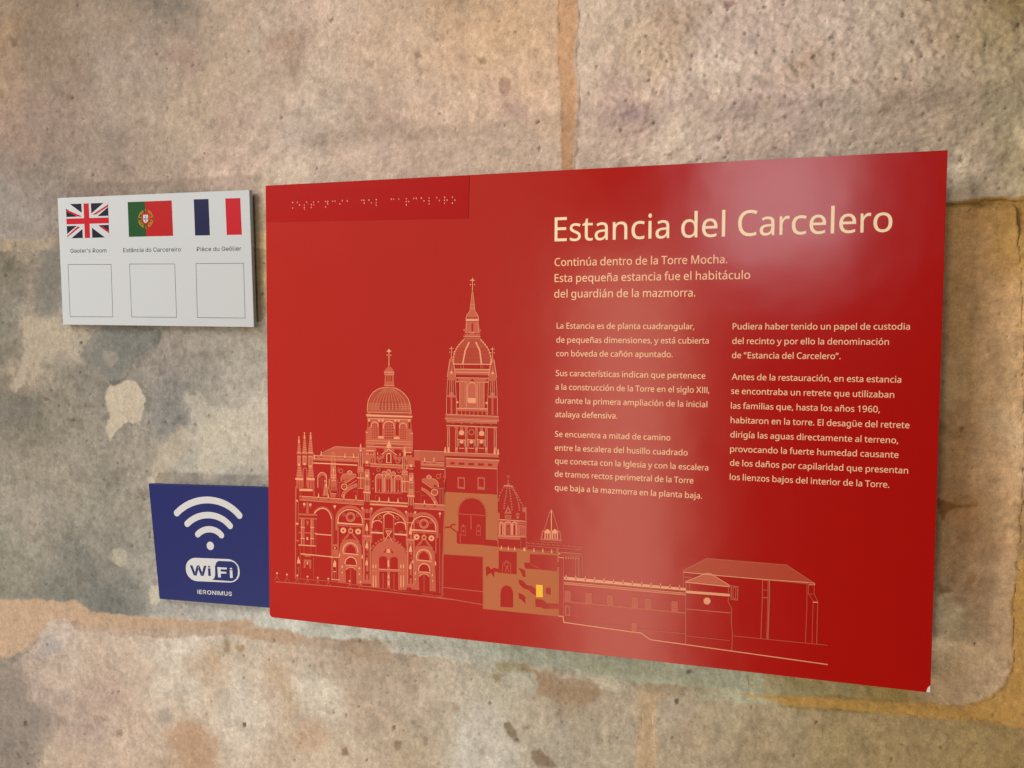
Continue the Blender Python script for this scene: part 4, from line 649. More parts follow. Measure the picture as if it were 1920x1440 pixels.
def P(u, v): return on_plane(u, v, PANEL_Y)
panel = thing('information_panel', 'large glossy red information panel titled Estancia del Carcelero with a cream cathedral drawing', 'information panel')
x0, x1, zt, zb = PX0, PX0 + W, PZ0, PZ0 - H
def rounded(x0, x1, zb, zt, r, corner=None):
    pts = []
    for cx, cz, a0, rr in ((x0, zb, 180, r[0]), (x1, zb, 270, r[1]), (x1, zt, 0, r[2]), (x0, zt, 90, r[3])):
        sx = 1 if cx == x0 else -1; sz = 1 if cz == zb else -1
        for k in range(5):
            t = math.radians(a0 + 22.5 * k); pts.append((cx + sx * rr + rr * math.cos(t), cz + sz * rr + rr * math.sin(t)))
    return pts
slab('board', rounded(x0, x1, zb, zt, (0.004, 0.0006, 0.0006, 0.0006)), PANEL_Y + 0.0003, PANEL_Y + 0.005, M_CORE, panel)
for bx in (x0 + 0.10, x1 - 0.13):
    slab('mounting_batten', [(bx, zb + 0.05), (bx + 0.03, zb + 0.05), (bx + 0.03, zt - 0.05), (bx, zt - 0.05)], PANEL_Y + 0.005, -0.0005, M_BATTEN, panel)
# red film, torn off at the lower right corner
film = rounded(x0, x1, zb, zt, (0.004, 0.0004, 0.0004, 0.0004))
tear = [P(1736.5, 1298.2), P(1737.5, 1293), P(1740, 1288.5), P(1744.2, 1284.5)]
film = film[:5] + [(tear[0][0], zb), tear[1], tear[2], (x1, tear[3][1])] + film[10:]
slab('red_film', film, PANEL_Y, PANEL_Y + 0.00028, M_RED, panel, bevel=0.0001)

Y1 = PANEL_Y - 0.00008
pr = Print(Y1)
text(pr, 'Estancia del Carcelero', P(1040, 452.5), P(1672.6, 434.2), 0.0204, fat=0.004)
pr.build('title_lettering', M_TITLE, panel)
pr = Print(Y1)
for s, a, b in (('Continúa dentro de la Torre Mocha.', (1040, 498.9), (1363.4, 493.4)),
                ('Esta pequeña estancia fue el habitáculo', (1040, 528.8), (1406.4, 522.8)),
                ('del guardián de la mazmorra.', (1039.3, 558), (1303.6, 556))):
    text(pr, s, P(*a), P(*b), 0.0068, fat=0.006)
pr.build('introduction_lettering', M_CREAM, panel)
COLS = (
 (('La Estancia es de planta cuadrangular,', 1043.8, 616, 1301.6, 617.4), ('de pequeñas dimensiones, y está cubierta', 1043.2, 642.3, 1328.8, 644.3),
  ('con bóveda de cañón apuntado.', 1043, 667.9, 1261, 669.7)),
 (('Sus características indican que pertenece', 1042.2, 704.8, 1322.4, 710.1), ('a la construcción de la Torre en el siglo XIII,', 1041.6, 730.4, 1329.8, 737),
  ('durante la primera ampliación de la inicial', 1041.6, 756, 1326.1, 763.7), ('atalaya defensiva.', 1041.1, 781.9, 1157.5, 784.9)),
 (('Se encuentra a mitad de camino', 1040.6, 818.8, 1257, 826), ('entre la escalera del husillo cuadrado', 1040.6, 844.4, 1289.2, 854),
  ('que conecta con la Iglesia y con la escalera', 1040.6, 869, 1328, 882.3), ('de tramos rectos perimetral de la Torre', 1040.3, 893.5, 1300, 906.5),
  ('que baja a la mazmorra en la planta baja.', 1040.3, 918.9, 1316.1, 935)),
 (('Pudiera haber tenido un papel de custodia', 1373.8, 617.5, 1705.8, 618), ('del recinto y por ello la denominación', 1373, 644.8, 1666.5, 646.5),
  ('de “Estancia del Carcelero”.', 1372.5, 671.5, 1575.8, 673.5)),
 (('Antes de la restauración, en esta estancia', 1372, 712, 1689.5, 717.5), ('se encontraba un retrete que utilizaban', 1371, 738.5, 1676.3, 745.8),
  ('las familias que, hasta los años 1960,', 1370.5, 766, 1649.3, 773.3), ('habitaron en la torre. El desagüe del retrete', 1370, 793, 1705, 803),
  ('dirigía las aguas directamente al terreno,', 1369.5, 820, 1683.8, 831.3), ('provocando la fuerte humedad causante', 1369, 847, 1684.5, 858.5),
  ('de los daños por capilaridad que presentan', 1368.8, 873, 1702.5, 888), ('los lienzos bajos del interior de la Torre.', 1368.3, 899.5, 1667, 914.5)))
for par in COLS:
    first = None
    for s, a, b, c, d in par:
        pr = Print(Y1); text(pr, s, P(a, b), P(c, d), 0.0050, fat=0.008)
        o = pr.build('text_line' if first else 'paragraph', M_CREAM, first or panel); first = first or o

# clear braille label with raised dots
lab = [P(498.6, 349.3), P(880.5, 329.5), P(878.3, 409.3), P(500, 416.5)]
lab = [(x0 + 0.0005, zt - 0.0006), (lab[1][0], zt - 0.0006), (lab[2][0], lab[2][1]), (x0 + 0.0005, lab[3][1])][::-1]
strip = slab('braille_label', lab, PANEL_Y - 0.0003, PANEL_Y - 0.00002, M_RED2, panel, bevel=0.0)
BR = {'^': '46', 'e': '15', 's': '234', 't': '2345', 'a': '1', 'n': '1345', 'c': '14', 'i': '24', 'd': '145', 'l': '123', 'r': '1235', 'o': '135', ' ': ''}
M_DOT = mat_print('highlight_braille_dot', lin((222, 118, 100)), rough=0.16, spec=0.8, coat=1, coat_rough=0.1)  # pale pink puts the dots' highlights into the base colour
a, b = np.array(P(549.5, 380)), np.array(P(849, 369.8))
colp = 0.0025; ex = (b - a) / np.linalg.norm(b - a); ez = np.array([ex[1], -ex[0]])
org = a - ex * colp; pitch = (np.linalg.norm(b - a) + colp) / 22
bm = bmesh.new()
for i, ch in enumerate('^estancia del carcelero'):
    for d in BR[ch]:
        k = int(d) - 1; p = org + ex * (pitch * i + (k // 3) * colp) + ez * ((k % 3) * 0.0026)
        r = bmesh.ops.create_uvsphere(bm, u_segments=12, v_segments=6, radius=0.00085)
        for v in r['verts']: v.co = Vector((v.co.x + p[0], v.co.z * 0 + v.co.y * 0.7 + PANEL_Y - 0.0003, v.co.z + p[1]))
for f in bm.faces: f.smooth = True
me = bpy.data.meshes.new('raised_dots'); bm.to_mesh(me); bm.free(); me.materials.append(M_DOT)
o = bpy.data.objects.new('raised_dots', me); COL.objects.link(o); o.parent = strip; o['kind'] = 'stuff'

# ------------------------------------------------------------------ the white card
CARD_Y = -0.009
def PC(u, v): return on_plane(u, v, CARD_Y)
def cc(x, y): return PC(90 + x / 4.5714, 340 + y / 4.5714)
M_CARD = mat_print('white_card', (0.445, 0.475, 0.51), rough=0.5, spec=0.3, bump=0.0008)
M_CARDTXT = mat_print('grey_ink', lin((48, 48, 52)), rough=0.5)
M_NAVY = mat_print('navy_ink', lin((5, 9, 34)), rough=0.55, spec=0.2)
M_NAVY2 = mat_print('blue_ink', lin((6, 12, 60)), rough=0.55, spec=0.2)
M_FRED = mat_print('crimson_ink', lin((172, 2, 26)), rough=0.55, spec=0.2)
M_PRED = mat_print('scarlet_ink', lin((160, 0, 8)), rough=0.55, spec=0.2)
M_GREEN = mat_print('green_ink', lin((6, 66, 24)), rough=0.55, spec=0.2)
M_GOLD = mat_print('gold_ink', lin((150, 118, 18)), rough=0.55, spec=0.2)
M_WHITE = M_CARD
card = thing('translation_card', 'small white card with British, Portuguese and French flags, left of the big red panel', 'card')
co4 = [cc(80, 142), cc(1726, 72), cc(1766, 1249), cc(128, 1228)]
slab('board', [co4[3], co4[2], co4[1], co4[0]], CARD_Y, CARD_Y + 0.005, M_CARD, card, bevel=0.0005)
slab('adhesive_pad', [(p[0] * 0.7 + c[0] * 0.3, p[1] * 0.7 + c[1] * 0.3) for c in [tuple(np.mean(co4, axis=0))] for p in co4[::-1]], CARD_Y + 0.005, -0.0005, M_BATTEN, card)
YC = CARD_Y - 0.00006
def flag(corners):
    return quadmap([cc(*c) for c in corners])
# union flag, as a parent sheet of navy with printed bands
f = flag([(153, 196), (514, 184), (525, 480), (166, 489)])
pr = Print(YC); pr.tri([[f(0, 0), f(1, 0), f(1, 1), f(0, 1)]]); uk = pr.build('british_flag', M_NAVY, card)
def clipline(f, pts): return [f(min(1, max(0, s)), min(1, max(0, t))) for s, t in pts]
pr = Print(YC - 0.00005)
ws, wt = 0.10, 0.125
pr.tri([clipline(f, [(0, 0), (ws, 0), (1, 1 - wt), (1, 1), (1 - ws, 1), (0, wt)])])
pr.build('white_saltire', M_WHITE, uk)
pr = Print(YC - 0.00008)
pr.tri([clipline(f, [(1 - ws, 0), (1, 0), (1, wt), (ws, 1), (0, 1), (0, 1 - wt)])])
pr.build('white_saltire', M_WHITE, uk)
pr = Print(YC - 0.00012)
for poly in ([(0, 0.16), (0, .21), (.36, .42), (.36, .36), (.1, .21)], [(.62, .33), (.70, .33), (1, 0.11), (1, .05)],
             [(.0, .93), (.0, .97), (.32, .68), (.26, .66)], [(.78, .68), (.86, .68), (1, .82), (1, .88)]):
    pr.tri([clipline(f, poly)])
pr.build('red_saltire', M_FRED, uk)
pr = Print(YC - 0.00016)
pr.tri([[f(.375, 0), f(.60, 0), f(.60, 1), f(.375, 1)]])
pr.build('white_cross', M_WHITE, uk)
pr = Print(YC - 0.00018)
pr.tri([[f(0, .375), f(1, .375), f(1, .64), f(0, .64)]])
pr.build('white_cross', M_WHITE, uk)
pr = Print(YC - 0.00022)
pr.tri([[f(.425, 0), f(.55, 0), f(.55, 1), f(.425, 1)]])
pr.build('red_cross', M_FRED, uk)
pr = Print(YC - 0.00024); pr.tri([[f(0, .425), f(1, .425), f(1, .59), f(0, .59)]]); pr.build('red_cross', M_FRED, uk)
f = flag([(683, 178), (1060, 164), (1073, 467), (694, 476)])
pr = Print(YC); pr.tri([[f(0, 0), f(.4, 0), f(.4, 1), f(0, 1)]]); pt = pr.build('portuguese_flag', M_GREEN, card)
pr = Print(YC); pr.tri([[f(.4, 0), f(1, 0), f(1, 1), f(.4, 1)]]); pr.build('red_field', M_PRED, pt)
c = np.array(cc(838, 322)); rr = abs(cc(903, 322)[0] - cc(773, 322)[0]) / 2
pr = Print(YC - 0.00006); pr.ring(c, rr * 0.93, rr * 0.13, 32)
for k in (0.25, 0.5): pr.stroke([c + rr * np.array((math.cos(t) * (1 if k < .4 else k), math.sin(t) * (k if k < .4 else 1))) for t in np.linspace(0, 2 * math.pi, 24, endpoint=False)], rr * .10, closed=True)
for q in ((-.62, .6, .7, -.5), (-.7, -.5, .62, .55)): pr.stroke([c + rr * np.array(q[:2]), c + rr * np.array(q[2:])], rr * .12)
pr.build('armillary_sphere', M_GOLD, pt)
def shield(c, w, h): return [c + np.array(p) for p in ((-w, h), (w, h), (w, -h * .3), (w * .7, -h * .8), (0, -h), (-w * .7, -h * .8), (-w, -h * .3))]
pr = Print(YC - 0.00012); pr.tri([shield(c, rr * .5, rr * .62)]); pr.build('shield', M_PRED, pt)
pr = Print(YC - 0.00018); pr.tri([shield(c, rr * .32, rr * .44)]); pr.build('shield_field', M_WHITE, pt)
pr = Print(YC - 0.00024)
for q in ((0, .22), (0, 0), (0, -.22), (-.18, 0), (.18, 0)): pr.disc(c + rr * np.array(q), rr * .075, 8)
pr.build('blue_escutcheons', M_NAVY2, pt)
f = flag([(1249, 155), (1648, 143), (1662, 457), (1261, 465)])
pr = Print(YC); pr.tri([[f(0, 0), f(.32, 0), f(.32, 1), f(0, 1)]]); fr = pr.build('french_flag', M_NAVY2, card)
pr = Print(YC); pr.tri([[f(.68, 0), f(1, 0), f(1, 1), f(.68, 1)]]); pr.build('red_stripe', M_FRED, fr)
for s, a, b in (("Gaoler's Room", (193, 612), (500, 609)), ('Estância do Carcereiro', (645, 608), (1139, 600)), ('Pièce du Geôlier', (1276, 599), (1656, 594))):
    pr = Print(YC); text(pr, s, cc(*a), cc(*b), 0.0042, glyph=glyph_gro, fat=0.012, track=0.01); pr.build('caption', M_CARDTXT, card)
for q in ([(172, 713), (541, 712), (556, 1162), (190, 1160)], [(699, 709), (1086, 708), (1102, 1166), (717, 1163)], [(1268, 705), (1676, 702), (1690, 1172), (1281, 1168)]):
    pr = Print(YC); pr.stroke([cc(*p) for p in q], 0.00045, closed=True); pr.build('thin_frame', M_CARDTXT, card)

# ------------------------------------------------------------------ the blue wifi plaque
WIFI_Y = -0.008
def cw(x, y): return on_plane(260 + x / 5.3346, 890 + y / 5.3346, WIFI_Y)
M_BLUE = mat_print('blue_plaque', lin((20, 30, 94)), rough=0.5, spec=0.25, bump=0.0006)
M_WIFIW = mat_print('white_plaque_print', (0.52, 0.53, 0.56), rough=0.45)
plaque = thing('wifi_plaque', 'small square blue wifi plaque tucked behind the left edge of the red panel', 'sign')
slab('board', [cw(208, 1243), cw(1400, 1341), cw(1380, 131), cw(97, 92)], WIFI_Y, WIFI_Y + 0.005, M_BLUE, plaque, bevel=0.0004)
slab('adhesive_pad', [cw(360, 1100), cw(1250, 1180), cw(1230, 300), cw(300, 280)], WIFI_Y + 0.005, -0.0005, M_BATTEN, plaque)
YW = WIFI_Y - 0.00006
def arc3(a, b, c, n=18):
    ax, ay = a; bx, by = b; cx, cy = c
    d = 2 * (ax * (by - cy) + bx * (cy - ay) + cx * (ay - by))
    ux = ((ax**2 + ay**2) * (by - cy) + (bx**2 + by**2) * (cy - ay) + (cx**2 + cy**2) * (ay - by)) / d
    uy = ((ax**2 + ay**2) * (cx - bx) + (bx**2 + by**2) * (ax - cx) + (cx**2 + cy**2) * (bx - ax)) / d
    r = math.hypot(ax - ux, ay - uy); t0 = math.atan2(ay - uy, ax - ux); t1 = math.atan2(cy - uy, cx - ux)
    if t1 < t0: t1 += 2 * math.pi
    tb = math.atan2(by - uy, bx - ux)
    if not (t0 <= tb <= t1 or t0 <= tb + 2 * math.pi <= t1): t1 -= 2 * math.pi
    return [(ux + r * math.cos(t), uy + r * math.sin(t)) for t in np.linspace(t0, t1, n)]
for q, w in ((((381, 384), (700, 253), (1008, 408)), 80), (((485, 492), (703, 404), (915, 512)), 76), (((591, 597), (706, 546), (828, 606)), 74)):
    pr = Print(YW); pr.stroke([cw(*p) for p in arc3(*q)], w / 5.3346 * 0.00047, cap=True); pr.build('wifi_arc', M_WIFIW, plaque)
pr = Print(YW); pr.disc(cw(717, 712), 50 / 5.3346 * 0.00047); pr.build('wifi_dot', M_WIFIW, plaque)
def pill(l, r, t, b, rad, sl):
    pts = []
    for cx, cy, a0 in ((r - rad, t + rad, -90), (r - rad, b - rad, 0), (l + rad, b - rad, 90), (l + rad, t + rad, 180)):
        for k in range(9):
            a = math.radians(a0 + 90 * k / 8); x = cx + rad * math.cos(a); y = cy + rad * math.sin(a)
            pts.append((x + (y - (t + b) / 2) * 0.07, y + (x - (l + r) / 2) * sl))
    return pts
out = pill(473, 1010, 838, 1072, 108, 0.04)
pr = Print(YW); pr.tri([[cw(*p) for p in out]]); pill_o = pr.build('wifi_badge', M_WIFIW, plaque)
right = [(800, 862), (930, 868), (965, 885), (988, 920), (994, 965), (990, 1010), (972, 1045), (935, 1066), (738, 1052), (757, 1035), (766, 1000), (764, 920), (775, 880)]
pr = Print(YW - 0.00006); pr.tri([[cw(*p) for p in right]]); pr.build('blue_half', M_BLUE, pill_o)
pr = Print(YW - 0.00012); text(pr, 'Fi', cw(800, 1023), cw(940, 1030), 0.0098, glyph=glyph_gro, fat=0.055, track=0.06); pr.build('badge_lettering', M_WIFIW, pill_o)
pr = Print(YW - 0.00012); text(pr, 'Wi', cw(524, 1003), cw(720, 1010), 0.0098, glyph=glyph_gro, fat=0.045, track=0.06); pr.build('badge_lettering', M_BLUE, pill_o)
pr = Print(YW); text(pr, 'IERONIMUS', cw(590, 1190), cw(932, 1212), 0.0041, glyph=glyph_gro, fat=0.03, track=0.05); pr.build('network_name_lettering', M_WIFIW, plaque)
# ------------------------------------------------------------------ the line drawing of the cathedral on the red panel
M_DIM = mat_print('dim_peach_print', lin((188, 84, 60)), rough=0.30, spec=0.5)
M_PCH = mat_print('bright_peach_print', lin((226, 150, 112)), rough=0.30, spec=0.5)
M_FNT = mat_print('faint_peach_print', lin((172, 58, 34)), rough=0.30, spec=0.5)
TONES = {'e': (1, M_FNT, 'faint_roof_tint'), 'd': (1, M_DIM, 'pale_stone_tint'), 't': (0, M_TAN, 'cut_masonry_tint'), 'x': (2, M_RED, 'red_openings'), 'm': (3, M_DIM, 'fine_linework'), 'p': (4, M_PCH, 'bright_linework'), 'z': (5, M_RED, 'dark_details'), 'y': (6, M_YEL, 'highlighted_room')}
SHEET = {k: Print(PANEL_Y - 0.00004 - 0.00005 * v[0]) for k, v in TONES.items()}
MMPX = 0.00046
class Sk:
    """sketch in the local frame of one survey sheet: origin (u, v), magnification k"""
    n = 0
    def __init__(s, ou, ov, k): s.o = (ou, ov, k)
    def q(s, p): return P(s.o[0] + p[0] / s.o[2], s.o[1] + p[1] / s.o[2])
    def lay(s, t):
        Sk.n += 1; pr = SHEET[t]; pr._y0 = getattr(pr, '_y0', pr.y); pr.y = pr._y0 - (Sk.n % 97) * 5e-7; return pr
    def f(s, t, *pts): s.lay(t).tri([[s.q(p) for p in pts]])
    def l(s, t, w, *pts, closed=False): s.lay(t).stroke([s.q(p) for p in pts], w * MMPX, closed=closed)
    def r(s, t, x0, y0, x1, y1, sl=0.0):
        s.f(t, (x0, y0), (x1, y0 + sl * (x1 - x0)), (x1, y1 + sl * (x1 - x0)), (x0, y1))
    def c(s, t, x, y, r, w=None, ry=None):
        pts = [s.q((x + r * math.cos(a), y + (ry or r) * math.sin(a))) for a in np.linspace(0, 2 * math.pi, 18, endpoint=False)]
        if w: s.lay(t).stroke(pts, w * MMPX, closed=True)
        else: s.lay(t).tri([pts])
    def arch(s, t, xl, xr, ys, r_y, w, foot=None, sl=0.0, n=14, pt=1.0):
        cx, rx = (xl + xr) / 2, (xr - xl) / 2
        pts = [(cx - rx * math.cos(a), ys + sl * (-rx * math.cos(a)) - r_y * math.sin(a) ** pt) for a in np.linspace(0, math.pi, n)]
        if foot is not None: pts = [(xl, foot - sl * rx)] + pts + [(xr, foot + sl * rx)]
        s.l(t, w, *pts)
    def archf(s, t, xl, xr, ys, r_y, foot, sl=0.0, n=12, pt=1.0):
        cx, rx = (xl + xr) / 2, (xr - xl) / 2
        s.f(t, (xl, foot - sl * rx), *[(cx - rx * math.cos(a), ys + sl * (-rx * math.cos(a)) - r_y * math.sin(a) ** pt) for a in np.linspace(0, math.pi, n)], (xr, foot + sl * rx))
    def cols(s, t, xs, y0, y1, w, sl=0.0, x_ref=0):
        for x in xs: s.l(t, w, (x, y0 + sl * (x - x_ref)), (x, y1 + sl * (x - x_ref)))
    def dots(s, t, xs, y, r, sl=0.0):
        for x in xs: s.c(t, x, y + sl * (x - xs[0]), r)
    def pinn(s, t, x, y0, y1, w):               # pinnacle: slender spike with a knob
        h = y1 - y0
        s.f(t, (x, y0), (x + w * .22, y0 + h * .3), (x + w * .5, y1), (x - w * .5, y1), (x - w * .22, y0 + h * .3))
        s.c(t, x, y0 + h * .22, w * .3)
    def cross(s, t, x, y0, y1, a, w):
        s.l(t, w, (x, y0), (x, y1)); s.l(t, w, (x - a, y0 + a), (x + a, y0 + a)); s.c(t, x - a * .8, y0 + a * 2.7, a * .25); s.c(t, x + a * .8, y0 + a * 2.7, a * .25)
R_ = lambda a, b, n: list(np.linspace(a, b, n))

# --- ground line and balustrade in front of the church
k = Sk(510, 800, 4.3647)
k.l('m', 2.2, (30, 1268), (550, 1310), (860, 1340), (1484, 1415))
k.l('m', 1.2, (200, 1243), (470, 1264), (600, 1280), (720, 1300), (1390, 1388))
for x, y in ((42, 1198), (124, 1210), (208, 1218), (292, 1226), (376, 1236), (462, 1244), (636, 1262), (726, 1270)):
    k.c('p', x, y, 8); k.l('m', 1.6, (x, y + 6), (x, y + 30)); k.l('m', 1.2, (x - 20, y + 56), (x, y + 30), (x + 20, y + 58))
# --- left tower of the facade with three pinnacles
k = Sk(545, 800, 9.0)
for x, y0, w in ((142, 165, 60), (236, 92, 66), (340, 92, 76)):
    k.c('p', x, y0 + 14, 12); k.l('p', 1.6, (x, y0 + 20), (x, y0 + 80)); k.l('p', 1.2, (x - 22, y0 + 62), (x + 22, y0 + 64)); k.c('p', x, y0 + 95, 17)
for x0, x1, t, b, wt in ((112, 176, 270, 660, 24), (200, 276, 200, 650, 30), (296, 380, 190, 690, 34)):
    xm = (x0 + x1) / 2
    k.f('d', (xm - wt / 2, t), (xm + wt / 2, t), (x1, 440), (x1, b), (x0, b), (x0, 440))
    for y in range(t + 30, 440, 30): k.l('p', 0.7, (x0 + (440 - y) * .08, y), (x1 - (440 - y) * .08, y + 2))
    k.l('p', 1.6, (x0 - 8, 440), (x1 + 8, 444)); k.l('x', 1.8, (x0 + 4, 470), (x1 - 4, 476)); k.l('p', 1.4, (x0, 505), (x1, 510))
    k.l('p', 1.0, (x0 + 14, 515), (x0 + 14, b - 10)); k.l('p', 1.0, (x1 - 14, 515), (x1 - 14, b - 10)); k.c('p', xm, b - 20, 20)
for x0, x1, wt in ((95, 205, 60), (285, 400, 70)):
    xm = (x0 + x1) / 2
    k.f('d', (xm - wt / 2, 660), (xm + wt / 2, 660), (x1, 860), (x1, 1040), (x0, 1040), (x0, 860))
    for y in (700, 740, 780, 820): k.l('p', 0.8, (x0 + (860 - y) * .12 + 8, y), (x1 - (860 - y) * .12 - 8, y + 2))
    k.f('p', (x0 - 14, 862), (x1 + 10, 870), (x1 + 10, 905), (x0 - 14, 895))
    k.cols('x', [xm - 22, xm + 22], 925, 1030, 1.6)
k.arch('d', 210, 275, 740, 45, 2.6, foot=1020); k.archf('x', 222, 266, 750, 34, 1015)
k.f('p', (150, 1045), (375, 1050), (375, 1090), (150, 1085)); k.l('x', 1.2, (150, 1098), (375, 1105))
k.l('d', 3.2, (90, 1010), (86, 1240), (84, 2560)); k.l('m', 1.2, (178, 1090), (172, 1160)); k.l('m', 2.6, (395, 1000), (395, 1170))
# nave roof and upper cornice
k.f('d', (520, 470), (730, 345), (760, 335), (1265, 362), (1265, 520), (520, 500))
k.cols('m', R_(560, 1250, 26), 372, 500, 0.5, 0.02, 560); k.l('p', 0.9, (520, 450), (730, 345), (760, 335), (1265, 362))
k.f('d', (385, 480), (700, 495), (1150, 512), (1150, 605), (700, 585), (385, 572)); k.l('p', 1.1, (385, 483), (1150, 517)); k.l('p', 0.8, (385, 535), (1150, 565))
k.l('p', 2.6, (385, 612), (680, 625), (1130, 650)); k.l('z', 0.9, (385, 580), (1130, 612))
for x, y in ((518, 516), (918, 540), (1065, 546), (430, 512)): k.c('z', x, y, 11)
for x, y in ((518, 400), (920, 440), (1065, 440), (400, 455)): k.pinn('p', x, y, y + 90, 26)
# buttress pinnacles of the left aisle
k.f('d', (705, 440), (735, 440), (760, 620), (775, 850), (778, 1080), (680, 1080), (668, 850), (680, 620))
k.l('p', 1.2, (695, 440), (745, 444)); k.l('p', 1.0, (700, 470), (690, 620), (688, 860)); k.l('p', 1.0, (740, 470), (752, 620), (760, 860)); k.l('p', 2.0, (722, 680), (728, 890)); k.c('p', 728, 735, 18)
for y in (820, 860, 905): k.l('p', 1.6, (690, y), (770, y + 3))
k.cols('z', [712, 745], 1010, 1080, 1.0); k.l('p', 1.6, (690, 1130), (775, 1136)); k.f('d', (650, 1010), (700, 1150), (760, 1150), (760, 1190), (680, 1190), (640, 1040))
# small window and statue of the left aisle
k.arch('p', 462, 608, 855, 82, 1.8, foot=1030); k.arch('d', 485, 590, 860, 55, 4.0); k.l('m', 1.2, (538, 850), (538, 1030)); k.l('m', 1.0, (500, 860), (500, 1020)); k.l('m', 1.0, (578, 860), (578, 1000))
k.f('d', (578, 900), (600, 920), (625, 1000), (645, 1170), (540, 1170), (560, 1000)); k.c('p', 582, 912, 14); k.c('p', 600, 985, 18); k.l('p', 1.0, (590, 1000), (575, 1160)); k.l('p', 1.0, (615, 1000), (622, 1160)); k.l('p', 1.4, (655, 880), (650, 1010), (640, 1050))
# lower cornice of the left part
k.f('d', (150, 1165), (690, 1195), (1235, 1240), (1235, 1325), (690, 1270), (150, 1238)); k.l('p', 1.2, (150, 1170), (1235, 1246)); k.l('m', 0.8, (150, 1210), (1235, 1285)); k.l('p', 0.8, (150, 1236), (1235, 1322))
for x, y in ((175, 1194), (474, 1214), (638, 1224), (900, 1242), (1100, 1254)): k.c('z', x, y, 12)
for x, y in ((475, 1120), (640, 1130), (900, 1140), (1104, 1150)): k.pinn('p', x, y, y + 66, 26)
# flying buttress left, gable stones and roundels
k.l('d', 5.5, (870, 1190), (900, 1130), (980, 1050), (1060, 1000), (1130, 980)); k.l('p', 0.8, (895, 1190), (930, 1120), (1000, 1060), (1120, 1010)); k.l('p', 0.8, (855, 1180), (880, 1110), (970, 1025), (1120, 955))
k.f('d', (850, 870), (880, 800), (950, 795), (965, 750), (995, 735), (1035, 755), (1040, 800), (1100, 800), (1110, 825), (930, 950), (860, 930)); k.l('p', 0.9, (850, 920), (850, 860), (885, 800), (950, 795), (965, 750), (998, 738), (1035, 756), (1042, 798), (1105, 802)); k.c('p', 998, 775, 30, 1.0)
k.l('p', 1.0, (925, 955), (1110, 838)); k.l('p', 1.0, (960, 1000), (1115, 905)); k.c('z', 893, 908, 16); k.c('z', 950, 895, 12)
k.c('x', 905, 1012, 46); k.c('p', 905, 1012, 46, 1.8); k.l('m', 1.2, (870, 1012), (940, 1012)); k.l('m', 1.2, (905, 977), (905, 1047))
k.c('m', 850, 745, 32, 2.6); k.l('m', 1.4, (812, 690), (800, 760)); k.l('m', 1.2, (785, 935), (860, 945)); k.l('m', 1.0, (795, 900), (800, 1190)); k.l('m', 1.0, (825, 950), (828, 1190)); k.l('m', 1.0, (1128, 985), (1125, 1230)); k.l('m', 1.0, (1060, 1090), (1120, 1092))
# tall buttresses between the bays (left and right of the centre), full height
def buttress(dx, dy):
    b = Sk(545 + dx, 800 + dy, 9.0)
    b.pinn('p', 1183, 285, 350, 30); b.l('p', 1.6, (1160, 360), (1205, 362)); b.c('p', 1183, 400, 20)
    b.f('d', (1160, 420), (1206, 420), (1222, 680), (1245, 780), (1120, 780), (1140, 680)); b.cols('z', [1170, 1196], 470, 670, 0.9); b.cols('p', [1150, 1183, 1214], 450, 680, 0.9)
    for y in (690, 715, 745): b.l('p', 1.0, (1130, y), (1236, y + 5))
    b.f('d', (1140, 780), (1235, 784), (1232, 1040), (1142, 1040)); b.cols('x', [1165, 1208], 800, 1035, 1.3); b.cols('p', [1186], 790, 1035, 1.1); b.l('p', 1.8, (1120, 862), (1250, 868)); b.l('p', 1.0, (1140, 1040), (1232, 1044))
    # front buttress
    b.f('d', (1250, 640), (1330, 640), (1330, 700), (1345, 880), (1350, 1120), (1230, 1120), (1240, 880), (1262, 700)); b.f('x', (1250, 665), (1330, 670), (1330, 720), (1250, 715))
    b.c('p', 1290, 600, 26); b.c('p', 1290, 830, 28); b.cols('p', [1268, 1312], 720, 1100, 1.0)
    for y in (770, 800, 880, 1000, 1030, 1060): b.l('p', 0.9, (1250, y), (1335, y + 4))
    b.f('p', (1225, 1095), (1350, 1102), (1350, 1128), (1225, 1120)); b.cols('z', [1262, 1290, 1318], 900, 990, 0.7)
    b.f('d', (1240, 1128), (1335, 1132), (1338, 1320), (1242, 1320)); b.cols('x', [1268, 1308], 1140, 1270, 1.7); b.cols('p', [1250, 1290, 1328], 1135, 1270, 0.9); b.f('x', (1255, 1270), (1325, 1275), (1325, 1325), (1255, 1320))
buttress(0, 0); buttress(82.6, 6.5)
def lower_buttress(ou, ov):
    b = Sk(ou, ov, 8.0)                      # sheet of the central portal
    b.c('p', 78, 102, 17); b.c('p', 214, 108, 17); b.f('d', (60, 110), (235, 118), (220, 180), (80, 172)); b.f('x', (108, 0), (180, 4), (180, 60), (108, 55)); b.cols('z', [125, 168], 110, 260, 0.9)
    b.f('d', (85, 178), (208, 184), (205, 1240), (82, 1232)); b.f('x', (112, 178), (186, 182), (184, 500), (108, 500)); b.l('p', 1.2, (85, 262), (205, 266))
    b.f('p', (143, 320), (160, 385), (166, 440), (120, 438), (127, 385)); b.cols('m', [146], 440, 510, 2.6)
    b.f('d', (80, 515), (210, 520), (210, 560), (80, 555)); b.l('p', 1.2, (80, 518), (210, 523))
    b.f('x', (118, 570), (134, 600), (132, 1180), (112, 1180)); b.f('x', (172, 570), (182, 600), (182, 1180), (164, 1180)); b.f('p', (143, 600), (166, 650), (168, 705), (120, 700), (128, 650))
    for y in (740, 800, 1050): b.f('z', (134, y), (158, y + 1), (158, y + 45), (134, y + 44))
    b.f('p', (142, 880), (158, 900), (162, 960), (122, 958), (128, 900)); b.cols('p', [100, 196], 560, 1200, 0.7); b.l('m', 1.2, (100, 1222), (185, 1230))
